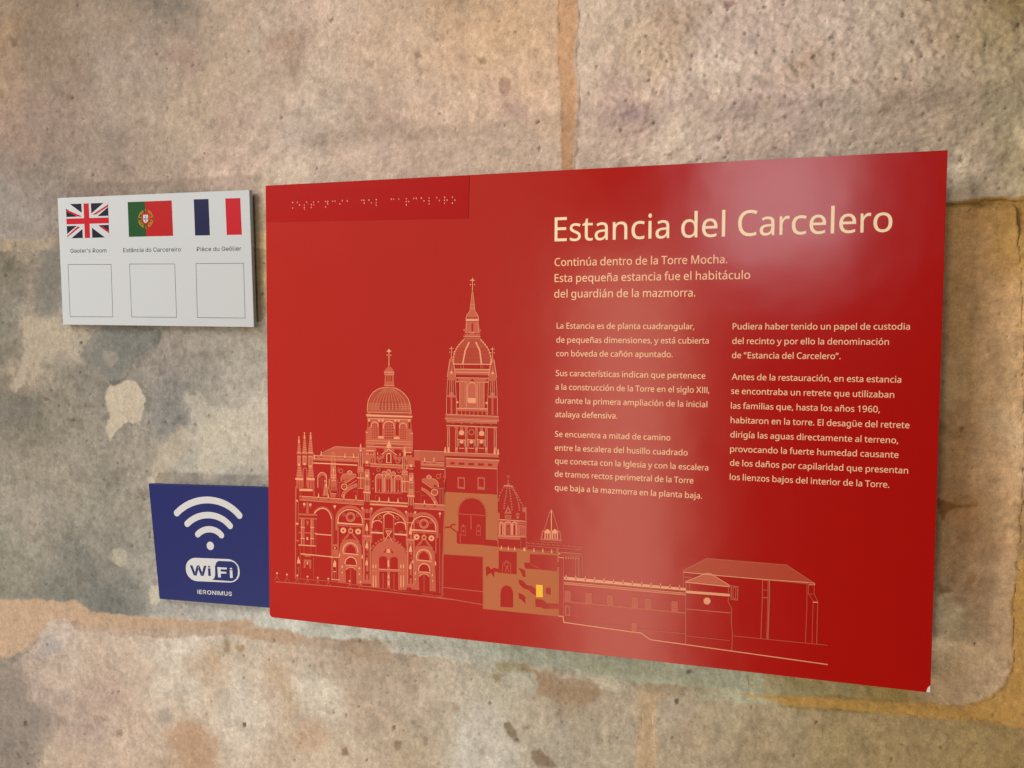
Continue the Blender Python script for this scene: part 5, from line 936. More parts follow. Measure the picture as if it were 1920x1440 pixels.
lower_buttress(670, 940); lower_buttress(751.8, 947)
# --- centre: roofs, gallery and windows between the buttresses
k = Sk(670, 830, 10.283)
k.f('d', (250, 400), (990, 435), (990, 500), (250, 460)); k.l('p', 1.3, (250, 402), (990, 437)); k.l('p', 0.9, (250, 458), (990, 497))
k.f('d', (95, 100), (360, 110), (360, 410), (95, 400)); k.f('d', (860, 260), (1100, 280), (1110, 470), (860, 430))
k.cols('z', [270, 310], 300, 390, 1.0); k.cols('z', [900, 955], 340, 430, 1.0)
for x0 in (175, 890):
    for y in (150, 215): k.l('p', 2.0, (x0, y + (35 if x0 > 500 else 0)), (x0 + 160, y + 6 + (35 if x0 > 500 else 0)))
    k.dots('z', [x0 + 65, x0 + 115], 208 + (36 if x0 > 500 else 0), 17)
k.f('d', (520, 215), (600, 110), (690, 215), (680, 240), (600, 170), (525, 240)); k.f('d', (370, 270), (480, 210), (530, 215), (520, 300), (420, 345), (375, 320)); k.f('d', (690, 230), (760, 230), (860, 290), (850, 330), (790, 360), (700, 310))
k.l('p', 1.6, (470, 225), (605, 120), (760, 235)); k.c('m', 445, 340, 40, 2.4); k.c('m', 785, 350, 42, 2.4); k.l('z', 1.6, (410, 265), (480, 235)); k.l('z', 1.6, (745, 245), (800, 280)); k.c('z', 470, 325, 14); k.c('z', 765, 335, 14)
k.arch('p', 570, 650, 250, 46, 2.2, foot=380); k.archf('x', 590, 630, 262, 26, 372); k.l('p', 1.2, (555, 384), (668, 388)); k.c('p', 605, 90, 16)
k.pinn('p', 397, 170, 230, 22); k.pinn('p', 826, 190, 250, 22)
k.c('m', 410, 520, 32, 1.8); k.c('m', 808, 543, 34, 1.8)
for x, y in ((312, 600), (305, 742), (305, 880), (905, 632), (906, 772), (908, 915)): k.c('m', x, y, 19)
for xl, xr, ys in ((352, 500, 690), (528, 672, 700), (710, 868, 715)):
    k.archf('d', xl, xr, ys, 86, 965); k.arch('p', xl, xr, ys, 86, 1.7, foot=960); k.archf('x', xl + 34, xr - 34, ys + 8, 0.1, 950); k.cols('m', [(xl + xr) / 2], ys, 950, 1.4); k.c('p', (xl + xr) / 2, 930, 10)
for x, y in ((520, 590), (608, 560), (698, 600)): k.c('d', x, y, 46); k.c('p', x, y, 40, 1.2)
k.l('m', 1.4, (352, 965), (868, 985)); k.l('m', 1.0, (352, 1100), (355, 1020), (400, 1025)); k.l('m', 1.0, (815, 1055), (865, 1058), (862, 1110))
k.f('d', (250, 1115), (975, 1155), (975, 1250), (250, 1210)); k.l('p', 2.2, (250, 1125), (975, 1168)); k.l('p', 2.0, (250, 1185), (975, 1228)); k.l('z', 0.6, (250, 1150), (975, 1195))
for x, y in ((428, 1155), (607, 1165), (787, 1178)): k.c('z', x, y, 14); k.pinn('p', x, y - 115, y - 30, 34)
# right part of the upper storey
k.f('d', (1095, 145), (1690, 170), (1690, 360), (1210, 345), (1095, 340)); k.cols('m', R_(1215, 1680, 20), 165, 350, 0.5, 0.03, 1215); k.l('p', 0.9, (1095, 148), (1690, 172))
for x in (1300, 1480): k.pinn('p', x, 270, 360, 30)
k.f('d', (1225, 355), (1680, 380), (1680, 480), (1225, 455)); k.l('p', 1.0, (1225, 357), (1680, 382)); k.l('p', 0.8, (1225, 410), (1680, 434)); k.l('p', 2.2, (1225, 488), (1680, 515)); k.l('z', 0.9, (1225, 465), (1680, 490)); k.c('z', 1300, 388, 12); k.c('z', 1478, 398, 12)
k.f('d', (1240, 700), (1290, 680), (1340, 690), (1345, 640), (1385, 620), (1425, 640), (1430, 690), (1500, 700), (1560, 760), (1575, 860), (1450, 880), (1250, 760)); k.l('p', 1.0, (1340, 690), (1342, 645), (1385, 622), (1426, 645), (1430, 690), (1500, 702), (1560, 765), (1572, 860)); k.c('p', 1385, 660, 34, 1.0)
k.c('z', 1500, 835, 26); k.l('p', 0.9, (1250, 740), (1440, 880)); k.f('x', (1260, 770), (1440, 880), (1400, 925), (1240, 830))
k.l('d', 5.5, (1235, 880), (1300, 920), (1400, 1000), (1480, 1090), (1530, 1180)); k.l('p', 0.8, (1240, 900), (1330, 960), (1420, 1050), (1500, 1180)); k.l('p', 0.8, (1240, 860), (1340, 915), (1470, 1020), (1555, 1180))
k.c('x', 1492, 955, 60); k.c('p', 1492, 955, 60, 1.8); k.c('m', 1492, 955, 34, 1.2); k.l('m', 1.0, (1455, 955), (1530, 955)); k.l('m', 1.0, (1492, 918), (1492, 992)); k.l('m', 1.8, (1540, 890), (1690, 872))
k.c('m', 1568, 650, 40, 1.8); k.c('m', 1612, 605, 15); k.cols('m', [1592, 1612, 1645, 1665], 890, 1190, 1.0); k.l('m', 1.8, (1690, 470), (1690, 1200)); k.c('m', 1686, 650, 22, 1.4); k.c('m', 1686, 600, 12); k.c('m', 1670, 740, 14)
k.l('m', 0.8, (1230, 950), (1230, 1160)); k.l('m', 0.8, (1110, 940), (1220, 948)); k.l('m', 0.8, (1240, 1012), (1320, 1015))
k.f('d', (1100, 1165), (1690, 1195), (1690, 1310), (1100, 1270)); k.l('p', 1.4, (1100, 1172), (1690, 1203)); k.l('p', 0.8, (1100, 1266), (1690, 1300)); k.l('m', 0.8, (1100, 1225), (1690, 1255))
for x, y in ((1298, 1215), (1495, 1228)): k.c('z', x, y, 15); k.pinn('p', x, y - 115, y - 30, 34)
# --- lower storey, left bays
k = Sk(545, 930, 8.0)
k.c('p', 97, 72, 16); k.l('m', 2.4, (85, 90), (80, 430)); k.l('m', 1.4, (118, 80), (116, 430)); k.f('p', (80, 400), (118, 402), (118, 430), (80, 428))
for x, y in ((206, 120), (297, 128), (663, 155)): k.c('p', x, y, 20); k.f('m', (x - 15, y + 15), (x + 15, y + 15), (x + 8, y + 52), (x - 8, y + 52))
k.f('m', (240, 90), (268, 92), (275, 260), (235, 258)); k.f('m', (120, 258), (400, 270), (400, 300), (120, 288)); k.f('m', (120, 318), (400, 330), (395, 352), (120, 342)); k.l('z', 1.6, (130, 300), (390, 312))
for x0, x1 in ((155, 210), (300, 350)):
    k.f('d', (x0, 340), (x1, 344), (x1, 740), (x0, 736)); k.l('p', 1.0, (x0 + 8, 345), (x0 + 8, 735)); k.l('p', 2.0, (x0 - 4, 468), (x1 + 4, 472)); k.l('p', 2.0, (x0 - 4, 635), (x1 + 4, 640))
k.l('z', 1.0, (182, 645), (182, 730)); k.l('z', 1.0, (326, 650), (326, 735)); k.f('m', (232, 370), (280, 373), (272, 400), (262, 440), (250, 440), (238, 400)); k.f('p', (252, 610), (268, 625), (264, 660), (242, 660), (238, 625))
k.l('m', 2.4, (115, 545), (400, 560)); k.l('p', 2.2, (370, 568), (615, 588)); k.l('p', 2.2, (120, 733), (380, 750)); k.cols('m', [145, 202, 306, 383], 752, 870, 1.0, 0.03, 145); k.cols('m', [383], 350, 745, 1.0)
k.l('p', 2.4, (150, 866), (300, 880), (640, 915), (730, 918)); k.f('m', (190, 885), (320, 892), (290, 912), (225, 912)); k.f('m', (64, 655), (128, 658), (128, 682), (64, 680)); k.l('m', 1.6, (80, 690), (74, 1240))
k.f('p', (118, 900), (140, 970), (152, 1010), (98, 1010), (106, 960)); k.l('m', 2.0, (105, 1075), (138, 1078)); k.l('m', 1.2, (120, 1085), (120, 1200)); k.l('m', 1.0, (150, 880), (148, 1230)); k.l('m', 1.0, (345, 905), (350, 1240))
k.f('m', (200, 950), (312, 956), (310, 1090), (280, 1088), (282, 985), (228, 982), (228, 1080), (196, 1078)); k.f('p', (240, 985), (268, 987), (264, 1030), (244, 1030))
k.l('p', 2.6, (355, 262), (395, 215), (440, 190), (490, 180), (540, 200), (580, 240), (605, 290), (618, 345)); k.l('m', 1.6, (345, 240), (400, 185), (470, 160), (540, 170), (600, 220), (635, 290), (640, 350))
k.l('m', 3.2, (622, 340), (622, 1250)); k.l('m', 1.0, (645, 345), (650, 700))
k.f('d', (635, 720), (712, 722), (712, 760), (635, 758)); k.f('d', (630, 800), (715, 803), (715, 900), (630, 895)); k.c('p', 664, 780, 14); k.f('p', (663, 950), (686, 1010), (682, 1065), (640, 1062), (642, 1010)); k.l('p', 2.0, (640, 1130), (684, 1134)); k.l('m', 1.4, (662, 1140), (662, 1240)); k.cols('m', [640, 688], 910, 1240, 1.0); k.l('p', 1.8, (610, 1250), (740, 1258))
# side portals (left one and its twin on the right)
def side_portal(ou, ov, s2=0.04):
    b = Sk(ou, ov, 8.0)
    b.arch('d', 690, 1100, 352, 190, 5.5, foot=520, sl=s2); b.arch('p', 712, 1080, 372, 170, 2.2, foot=400, sl=s2)
    b.c('d', 900, 315, 55, 5.0); b.c('p', 900, 315, 68, 0.8); b.c('m', 802, 278, 20, 1.8); b.c('m', 1006, 288, 20, 1.8)
    b.f('p', (700, 392), (1088, 420), (1088, 442), (700, 418)); b.l('m', 2.2, (700, 438), (1088, 462)); b.f('x', (725, 455), (1080, 475), (1070, 700), (740, 700)) if False else None
    for x, y in ((792, 515), (1014, 532)): b.c('p', x, y, 44); b.c('z', x, y + 2, 14)
    b.l('m', 2.4, (903, 450), (903, 520)); b.c('p', 903, 520, 30, 1.8)
    for sx in (-1, 1):
        for q in range(6): b.c('m', 903 + sx * (22 + q * 19), 555 + q * 24 + sx * q * 0.8, 15)
        b.l('m', 2.0, (903 + sx * 12, 540), (903 + sx * 60, 640))
    b.l('m', 3.0, (712, 460), (712, 900)); b.l('m', 2.4, (1085, 470), (1080, 760))
    # stepped jambs
    b.f('d', (750, 720), (800, 660), (900, 640), (1000, 660), (1060, 740), (1080, 1330), (985, 1325), (985, 880), (965, 780), (900, 725), (835, 770), (815, 860), (830, 1310), (715, 1300), (718, 900))
    b.arch('p', 790, 1010, 815, 112, 2.4, foot=845, sl=s2); b.arch('m', 760, 1045, 800, 150, 1.0, sl=s2)
    b.f('d', (790, 856), (1020, 872), (1020, 905), (980, 960), (960, 920), (900, 905), (840, 915), (815, 960)); b.l('p', 2.2, (785, 856), (1022, 880)); b.arch('p', 820, 990, 1005, 92, 2.4, foot=1025, sl=s2); b.archf('x', 835, 975, 1005, 70, 1028, sl=s2)
    b.f('d', (820, 1028), (1000, 1036), (995, 1110), (960, 1095), (900, 1070), (840, 1090), (820, 1110)); b.l('p', 1.8, (825, 1035), (995, 1048)); b.l('p', 1.4, (830, 1105), (860, 1080), (900, 1066), (945, 1075), (978, 1110))
    b.f('x', (832, 1110), (855, 1090), (900, 1078), (950, 1092), (975, 1115), (975, 1345), (832, 1330)); b.l('m', 1.2, (903, 1080), (903, 1335))
    for x, y0, y1 in ((735, 850, 910), (775, 1030, 1080), (775, 1130, 1160), (1075, 870, 940), (1028, 1060, 1100), (1030, 1150, 1185)): b.f('p', (x, y0), (x + 11, (y0 + y1) / 2), (x + 9, y1), (x - 9, y1), (x - 11, (y0 + y1) / 2))
    b.cols('m', [745, 800, 1010, 1050], 960, 1300, 0.7)
side_portal(545, 930); side_portal(687.4 - 46.0 / 8 + 0.8, 930 + 12.5)
# --- central portal
k = Sk(670, 940, 8.0)
k.arch('d', 205, 750, 370, 262, 6.0, foot=640, sl=0.06, pt=0.9); k.arch('p', 222, 728, 372, 218, 2.2, foot=410, sl=0.05, pt=0.9)
k.l('p', 2.2, (392, 240), (402, 208), (440, 185), (465, 172), (500, 190), (545, 215), (552, 250)); k.l('d', 2.6, (392, 230), (392, 590)); k.l('d', 2.6, (548, 240), (548, 590)); k.l('p', 0.9, (405, 210), (405, 400)); k.l('m', 1.8, (405, 408), (540, 416))
for xl, xr, y in ((240, 370, 325), (570, 715, 350)): k.arch('p', xl, xr, y, 38, 2.0)
k.c('m', 340, 238, 26, 2.2); k.c('m', 600, 250, 26, 2.2)
k.f('p', (205, 452), (392, 464), (392, 488), (205, 476)); k.f('p', (560, 478), (748, 490), (748, 516), (560, 502)); k.c('m', 290, 440, 26, 1.0, ry=14); k.c('m', 660, 462, 26, 1.0, ry=14)
k.f('d', (418, 430), (525, 436), (480, 520), (530, 600), (400, 600), (455, 515)); k.l('p', 1.4, (425, 440), (520, 446), (468, 515), (425, 440)); k.l('x', 3.0, (450, 560), (468, 535), (490, 562)); k.l('p', 1.2, (400, 600), (468, 505), (530, 600))
k.f('d', (215, 760), (250, 690), (310, 630), (390, 590), (470, 585), (560, 600), (640, 650), (700, 720), (745, 800), (740, 1330), (612, 1325), (612, 830), (560, 780), (470, 768), (390, 775), (325, 820), (335, 1290), (205, 1280))
for x, y in ((215, 700), (240, 668), (282, 628), (320, 600), (360, 572), (408, 552), (520, 558), (565, 580), (608, 610), (648, 645), (675, 685), (705, 712), (732, 745)): k.c('m', x, y, 17)
k.arch('m', 330, 612, 840, 110, 1.2, sl=0.03); k.arch('m', 290, 660, 850, 190, 0.9, sl=0.03); k.arch('m', 250, 700, 860, 235, 0.9, sl=0.03)
k.f('d', (320, 830), (395, 770), (470, 765), (560, 780), (615, 840), (615, 1040), (320, 1020)); k.f('x', (385, 765), (430, 705), (440, 740), (420, 770)); k.f('x', (505, 705), (550, 780), (520, 778), (500, 740)); k.f('p', (448, 715), (485, 715), (495, 770), (440, 768))
k.archf('x', 328, 448, 860, 38, 1018); k.archf('x', 490, 608, 875, 42, 1026); k.f('p', (458, 880), (478, 882), (482, 980), (455, 978)); k.f('d', (318, 1012), (640, 1028), (640, 1062), (318, 1050)); k.l('p', 1.3, (318, 1014), (640, 1030))
k.archf('x', 340, 438, 1100, 40, 1305); k.archf('x', 498, 600, 1112, 40, 1335); k.l('m', 1.4, (388, 1070), (388, 1310)); k.l('m', 1.4, (550, 1080), (550, 1330)); k.f('d', (448, 1050), (492, 1052), (492, 1310), (445, 1305)); k.f('p', (462, 1095), (480, 1097), (482, 1160), (458, 1158)); k.f('p', (462, 1185), (484, 1187), (484, 1260), (458, 1258)); k.c('z', 468, 1320, 14)
for x in (240, 280, 655, 695): k.f('p', (x - 7, 1110), (x + 7, 1110), (x + 8, 1285), (x - 8, 1285)); k.f('p', (x, 930), (x + 9, 960), (x + 8, 1000), (x - 8, 1000), (x - 9, 960)); k.f('p', (x, 1025), (x + 8, 1045), (x - 8, 1045))
for x in (28, 45): k.f('p', (x, 985), (x + 9, 1010), (x - 9, 1010))
k.f('m', (60, 1262), (330, 1285), (330, 1300), (60, 1280)); k.l('z', 1.8, (60, 1290), (330, 1310)); k.l('z', 1.8, (615, 1350), (960, 1385)); k.l('z', 1.8, (1135, 1400), (1260, 1412)); k.l('m', 1.6, (1290, 780), (1282, 1415)); k.l('m', 1.4, (1240, 480), (1240, 1380)); k.l('m', 1.6, (1310, 130), (1296, 440), (1288, 760)); k.c('p', 1240, 182, 18); k.f('m', (1225, 200), (1255, 200), (1248, 245), (1232, 245))
# --- dome
k = Sk(680, 700, 9.0)
d0 = Sk(540, 640, 6.0)
d0.cross('p', 1138, 85, 280, 26, 1.7); d0.c('p', 1138, 108, 16); d0.c('m', 1138, 255, 9)
d0.f('d', (1130, 283), (1150, 283), (1180, 310), (1196, 345), (1198, 370), (1190, 372), (1198, 510), (1082, 508), (1092, 372), (1080, 368), (1082, 345), (1100, 310)); d0.l('p', 1.6, (1082, 345), (1196, 350)); d0.l('p', 1.0, (1085, 372), (1195, 376)); d0.cols('z', [1112, 1138, 1163], 385, 450, 1.6); d0.l('p', 0.9, (1082, 495), (1200, 500)); d0.l('z', 1.2, (1082, 512), (1200, 518))
dome = [(78, 640), (85, 530), (100, 450), (135, 380), (190, 310), (260, 268), (340, 242), (450, 240), (560, 248), (640, 290), (710, 350), (770, 430), (800, 510), (820, 660)]
k.f('e', *dome); k.l('p', 1.4, *dome)
for q in R_(-1, 1, 13):
    k.l('m' if abs(q) > .9 else 'p', 0.55, (448 + q * 90, 262), (448 + q * 200, 340), (448 + q * 290, 430), (448 + q * 345, 540), (448 + q * 355, 620))
for j, y in enumerate((500, 535, 568, 600)):
    for q in R_(-0.93, 0.93, 12): k.c('z' if abs(q) < .55 else 'm', 450 + q * (345 + j * 3), y + 3 * q, 12)
    k.l('p', 0.6, (92 - j * 2, y + 16), (808 + j * 2, y + 22))
k.f('d', (75, 625), (825, 640), (828, 700), (75, 690)); k.l('p', 1.0, (80, 650), (825, 665)); k.l('z', 1.0, (140, 676), (780, 688))
k.f('d', (50, 690), (850, 715), (830, 760), (820, 800), (830, 960), (850, 1010), (850, 1240), (850, 1330), (60, 1290), (50, 1240), (55, 990), (80, 910), (85, 770)); k.f('p', (55, 692), (848, 718), (835, 745), (75, 725)); k.l('p', 1.2, (80, 760), (825, 785)); k.l('z', 0.7, (75, 742), (830, 765))
for x in (110, 280, 340, 555, 610, 785): k.f('p', (x - 22, 775), (x + 22, 777), (x + 14, 815), (x - 14, 813))
for x in (300, 580): k.f('x', (x - 22, 825), (x + 28, 827), (x + 28, 1050), (x - 22, 1048)); k.cols('d', [x + 3], 825, 1050, 1.8)
k.f('x', (98, 810), (140, 812), (120, 900), (98, 905)); k.f('x', (770, 828), (808, 830), (806, 940), (770, 930)); k.cols('d', [118, 790], 810, 930, 1.6)
for xl, xr, ys, b in ((150, 262, 880, 1110), (355, 535, 900, 1125), (628, 738, 895, 1130)):
    k.arch('p', xl, xr, ys, (xr - xl) * .52, 1.8, foot=ys + 30)
    nx = 4 if xr - xl > 150 else 3
    for i in range(nx):
        for j in range(6 if nx == 4 else 7): k.c('z', xl + (xr - xl) * (0.18 + 0.64 * i / (nx - 1)), ys - 45 + j * 47 if nx == 4 else ys - 20 + j * 37, 12 if nx == 4 else 9)
for y in (1140, 1180, 1240): k.l('p', 1.0, (60, y - 8), (840, y + 18))
k.l('z', 1.3, (195, 1210), (400, 1218)); k.l('z', 1.3, (485, 1222), (690, 1232)); k.f('p', (262, 1060), (360, 1064), (360, 1100), (262, 1096)); k.f('p', (530, 1070), (625, 1074), (625, 1110), (530, 1106)); k.f('p', (448, 1120), (480, 1200), (490, 1260), (400, 1255), (415, 1200))
k.l('p', 1.6, (50, 990), (90, 1000)); k.l('p', 1.6, (810, 1010), (850, 1014)); k.f('x', (225, 1262), (355, 1270), (355, 1320), (240, 1310)); k.f('x', (530, 1280), (660, 1288), (655, 1340), (540, 1330))
# --- bell tower
t5 = Sk(800, 500, 7.2)
t5.cross('p', 620, 150, 330, 34, 1.4); t5.c('p', 620, 182, 15); t5.c('m', 620, 300, 10)
t5.f('d', (613, 330), (627, 330), (650, 560), (655, 610), (690, 650), (705, 700), (710, 735), (525, 735), (530, 695), (545, 650), (585, 605), (590, 560)); t5.l('p', 1.0, (615, 340), (585, 600), (545, 650), (530, 700)); t5.l('p', 1.0, (626, 340), (655, 600), (690, 650), (706, 700)); t5.l('z', 1.4, (545, 690), (690, 690)); t5.f('p', (528, 706), (708, 706), (704, 734), (532, 734))
for y in (510, 560): t5.l('p', 0.9, (592, y), (648, y))
k = Sk(825, 560, 6.545)
k.f('d', (318, 280), (475, 282), (490, 380), (495, 470), (505, 500), (285, 498), (300, 470), (310, 380)); k.f('z', (388, 305), (404, 305), (404, 400), (388, 400)); k.l('p', 1.0, (330, 285), (320, 440)); k.l('p', 1.0, (465, 285), (475, 440)); k.c('m', 302, 385, 16); k.c('m', 490, 390, 16); k.l('p', 1.2, (350, 410), (440, 412)); k.dots('z', [318, 356, 432, 474], 430, 9); k.l('p', 1.0, (285, 460), (500, 465)); k.l('z', 0.6, (285, 478), (505, 482))
dm = [(168, 800), (165, 730), (180, 660), (210, 600), (250, 545), (300, 500), (500, 500), (545, 550), (590, 610), (620, 690), (632, 760), (630, 800)]
k.f('e', *dm)
for y in range(610, 800, 17): k.l('x', 0.55, (200 - (y - 600) * .15, y), (600 + (y - 600) * .12, y + 1))
for side in (dm[:6], dm[6:]):
    k.l('p', 1.1, *side)
    for a_, b_ in zip(side[:-1], side[1:]):
        for q in (0.2, 0.7): k.c('p', a_[0] + (b_[0] - a_[0]) * q, a_[1] + (b_[1] - a_[1]) * q, 10)
for q in (((360, 530), (310, 640), (280, 800)), ((440, 530), (490, 640), (510, 800))): k.l('p', 3.0, *q)
k.l('p', 1.8, (160, 802), (632, 806)); k.f('x', (180, 812), (245, 812), (248, 858), (182, 858)); k.f('x', (305, 812), (480, 814), (482, 860), (303, 860)); k.f('x', (535, 814), (615, 816), (612, 864), (535, 862)); k.l('p', 1.6, (178, 864), (618, 870)); k.l('m', 1.4, (258, 810), (258, 860)); k.l('m', 1.4, (290, 810), (290, 860)); k.l('m', 1.4, (500, 810), (500, 860)); k.l('m', 1.4, (525, 810), (525, 860))
k.f('d', (182, 866), (618, 872), (605, 940), (195, 932)); k.l('p', 1.4, (185, 900), (612, 906)); k.l('z', 2.2, (200, 948), (600, 958)); k.f('d', (195, 965), (600, 972), (600, 1030), (195, 1022)); k.l('p', 1.0, (195, 968), (600, 976)); k.l('p', 1.0, (195, 1020), (600, 1028)); k.f('z', (370, 1010), (398, 980), (420, 1012)); k.c('z', 215, 995, 12); k.c('z', 580, 1000, 12)
k.f('d', (238, 1028), (548, 1032), (548, 1345), (238, 1340)); k.cols('p', [244, 305, 325, 460, 485, 542], 1030, 1340, 0.9); k.cols('x', [298, 480], 1035, 1335, 1.3); k.cols('x', [222, 572], 1040, 1260, 2.6)
k.arch('p', 340, 445, 1075, 45, 1.2, foot=1270); k.f('p', (345, 1215), (440, 1220), (440, 1285), (345, 1280)); k.f('m', (352, 1285), (432, 1288), (395, 1330)); k.c('p', 215, 1270, 14); k.c('p', 572, 1280, 14)
k.l('p', 1.8, (200, 1345), (582, 1352)); k.f('d', (200, 1350), (582, 1358), (582, 1385), (200, 1378)); k.cols('m', R_(215, 570, 8), 1385, 1430, 2.4)
for x0, cx, dyy in ((0, 142, 0), (504, 646, 8)):
    k.cross('p', cx, 585 + dyy, 720 + dyy, 26, 1.2)
    k.f('m', (cx, 690 + dyy), (cx + 18, 740 + dyy), (cx + 40, 900 + dyy), (cx + 55, 1000 + dyy), (cx - 55, 1000 + dyy), (cx - 40, 900 + dyy), (cx - 18, 740 + dyy))
    k.l('z', 1.0, (cx - 5, 780 + dyy), (cx - 22, 900 + dyy)); k.l('z', 1.0, (cx + 5, 780 + dyy), (cx + 24, 900 + dyy)); k.c('p', cx, 905 + dyy, 16); k.l('p', 1.0, (cx - 20, 740 + dyy), (cx - 52, 960 + dyy)); k.l('p', 1.0, (cx + 20, 740 + dyy), (cx + 52, 960 + dyy))
    for q in (-48, -20, 0, 20, 48): k.l('p', 0.8, (cx + q, 1000 + dyy), (cx + q * 1.2, 1200 + dyy))
    k.c('m', cx, 1165 + dyy, 22); k.f('m', (cx - 62, 1180 + dyy), (cx + 62, 1186 + dyy), (cx + 60, 1215 + dyy), (cx - 60, 1208 + dyy)); k.cols('p', [cx - 60, cx + 60], 1210 + dyy, 1420 + dyy, 1.0); k.l('m', 4.0, (cx, 1210 + dyy), (cx, 1420 + dyy))
k = Sk(800, 680, 6.545)
k.f('d', (235, 630), (885, 655), (890, 715), (222, 690)); k.l('p', 1.0, (235, 632), (885, 658)); k.l('p', 1.0, (222, 688), (890, 714)); k.l('z', 0.7, (230, 660), (885, 686)); k.f('d', (240, 702), (870, 725), (865, 752), (245, 735)); k.l('p', 1.0, (240, 703), (870, 726)); k.l('z', 2.6, (255, 752), (855, 772)); k.f('m', (243, 768), (868, 792), (868, 806), (243, 782)); k.l('p', 1.2, (243, 768), (868, 793))
for x in (322, 430, 552, 676, 790): k.f('m', (x - 20, 740), (x + 20, 742), (x, 770))
for x in (268, 366, 488, 612, 734, 845):
    k.f('m', (x - 26, 785), (x + 24, 788), (x + 12, 835), (x - 12, 832)); k.cols('p', [x - 8, x + 10], 830, 1090, 1.0); k.f('m', (x - 14, 1050), (x + 14, 1052), (x + 14, 1120), (x - 14, 1118)); k.c('p', x, 1050, 9)
k.cols('m', [256, 284, 824, 858], 800, 1100, 1.2)
for x, y in ((430, 860), (676, 868)): k.c('p', x, y, 34, ry=30); k.f('m', (x - 14, y - 70), (x + 14, y - 70), (x + 24, y - 20), (x - 24, y - 20)); k.l('m', 1.6, (x - 44, y + 24), (x + 44, y + 28))
k.c('m', 552, 852, 32, 2.4)
for x in (430, 550, 672): k.l('p', 1.5, (x - 50, 945), (x + 46, 950)); k.c('p', x, 972, 22); k.c('z', x, 1020, 12); k.l('p', 1.4, (x - 35, 1048), (x + 35, 1052)); k.f('m', (x - 48, 955), (x - 20, 955), (x - 30, 1030), (x - 46, 1030)); k.f('m', (x + 48, 955), (x + 20, 955), (x + 30, 1030), (x + 46, 1030))
for x in (230, 272, 835, 878): k.pinn('p', x, 1030 + (x - 230) * .04, 1100 + (x - 230) * .04, 30)
k.f('d', (215, 1095), (885, 1120), (885, 1165), (215, 1140)); k.l('z', 1.6, (220, 1152), (885, 1185)); k.l('p', 1.0, (215, 1098), (885, 1124)); k.f('d', (235, 1168), (895, 1195), (880, 1240), (235, 1215)); k.l('p', 1.4, (235, 1170), (895, 1198))
k.f('d', (235, 1215), (875, 1240), (868, 1305), (240, 1275)); k.l('p', 1.3, (240, 1274), (868, 1303))
for x in (318, 430, 548, 668, 778): k.f('x', (x - 26 if x in (318, 778) else x - 38, 1220 + (x - 318) * .04), (x + (26 if x in (318, 778) else 36), 1222 + (x - 318) * .04), (x + (26 if x in (318, 778) else 36), 1250 + (x - 318) * .04), (x - 26 if x in (318, 778) else x - 38, 1248 + (x - 318) * .04))
k.l('m', 1.4, (868, 1300), (872, 1600)); k.l('m', 1.0, (238, 1280), (222, 1600))
# --- section through the old tower
k = Sk(820, 880, 4.8)
k.l('m', 1.4, (541, -10), (543, 640), (553, 700))
for x in (182, 362): k.f('m', (x, 68), (x + 68, 73), (x + 68, 180 if x < 300 else 185), (x, 170 if x < 300 else 180)); k.f('z', (x + 12, 82), (x + 56, 85), (x + 56, 160), (x + 12, 155))
k.f('t', (75, 202), (543, 228), (545, 640), (435, 632), (435, 685), (545, 695), (1095, 760), (1095, 1325), (412, 1255), (412, 785), (48, 762), (60, 500))
k.archf('x', 190, 435, 420, 160, 675, sl=0.05, pt=0.75); k.l('m', 1.2, (185, 400), (432, 415)); k.arch('m', 178, 440, 420, 168, 1.0, sl=0.05, pt=0.75); k.f('x', (175, 560), (200, 560), (195, 672), (175, 660)); k.l('x', 3.0, (70, 522), (115, 520), (130, 500), (165, 495)); k.l('x', 2.6, (118, 520), (150, 545), (185, 570))
k.l('m', 1.6, (303, 415), (305, 540))
for x in (235, 372): k.c('m', x, 512, 7); k.c('m', x, 555, 8); k.l('m', 0.8, (x - 20, 590), (x - 16, 510), (x, 495), (x + 16, 512), (x + 18, 595), closed=True)
k.f('x', (435, 640), (545, 642), (545, 692), (438, 685)); k.l('m', 1.3, (205, 580), (208, 665))
k.f('x', (50, 768), (410, 790), (410, 1095), (50, 1062)); k.f('x', (50, 1068), (410, 1100), (410, 1215), (40, 1160)); k.l('m', 1.6, (50, 1062), (410, 1100)); k.l('m', 1.6, (0, 1148), (410, 1217)); k.l('m', 1.2, (48, 760), (40, 1145)); k.l('m', 0.8, (50, 764), (410, 788), (412, 1240))
k.f('x', (552, 735), (715, 745), (715, 945), (552, 930)); k.c('m', 625, 855, 20, 0.9); k.l('m', 0.9, (585, 930), (590, 850), (625, 820), (662, 855), (662, 940)); k.l('m', 1.2, (610, 925), (628, 870), (645, 925))
k.f('x', (435, 880), (460, 870), (480, 900), (512, 885), (560, 900), (560, 930), (515, 920), (510, 970), (480, 930), (440, 965)); k.l('x', 3.2, (515, 905), (560, 910))
k.f('x', (832, 762), (1078, 775), (1078, 918), (905, 900), (790, 892), (780, 838), (832, 842)); k.l('m', 0.9, (840, 850), (920, 890)); k.l('t', 2.0, (832, 880), (790, 845)); k.f('x', (728, 890), (750, 890), (790, 910), (795, 970), (770, 965), (750, 920)); k.f('x', (1072, 835), (1095, 835), (1095, 880), (1072, 880))
k.f('x', (732, 990), (775, 1005), (800, 1040), (850, 1050), (885, 1075), (890, 1140), (860, 1120), (820, 1085), (775, 1070), (735, 1030)); k.f('x', (730, 1110), (765, 1125), (795, 1150), (790, 1210), (765, 1180), (735, 1160)); k.f('x', (975, 1070), (1010, 1060), (1022, 1080), (1018, 1130), (980, 1120))
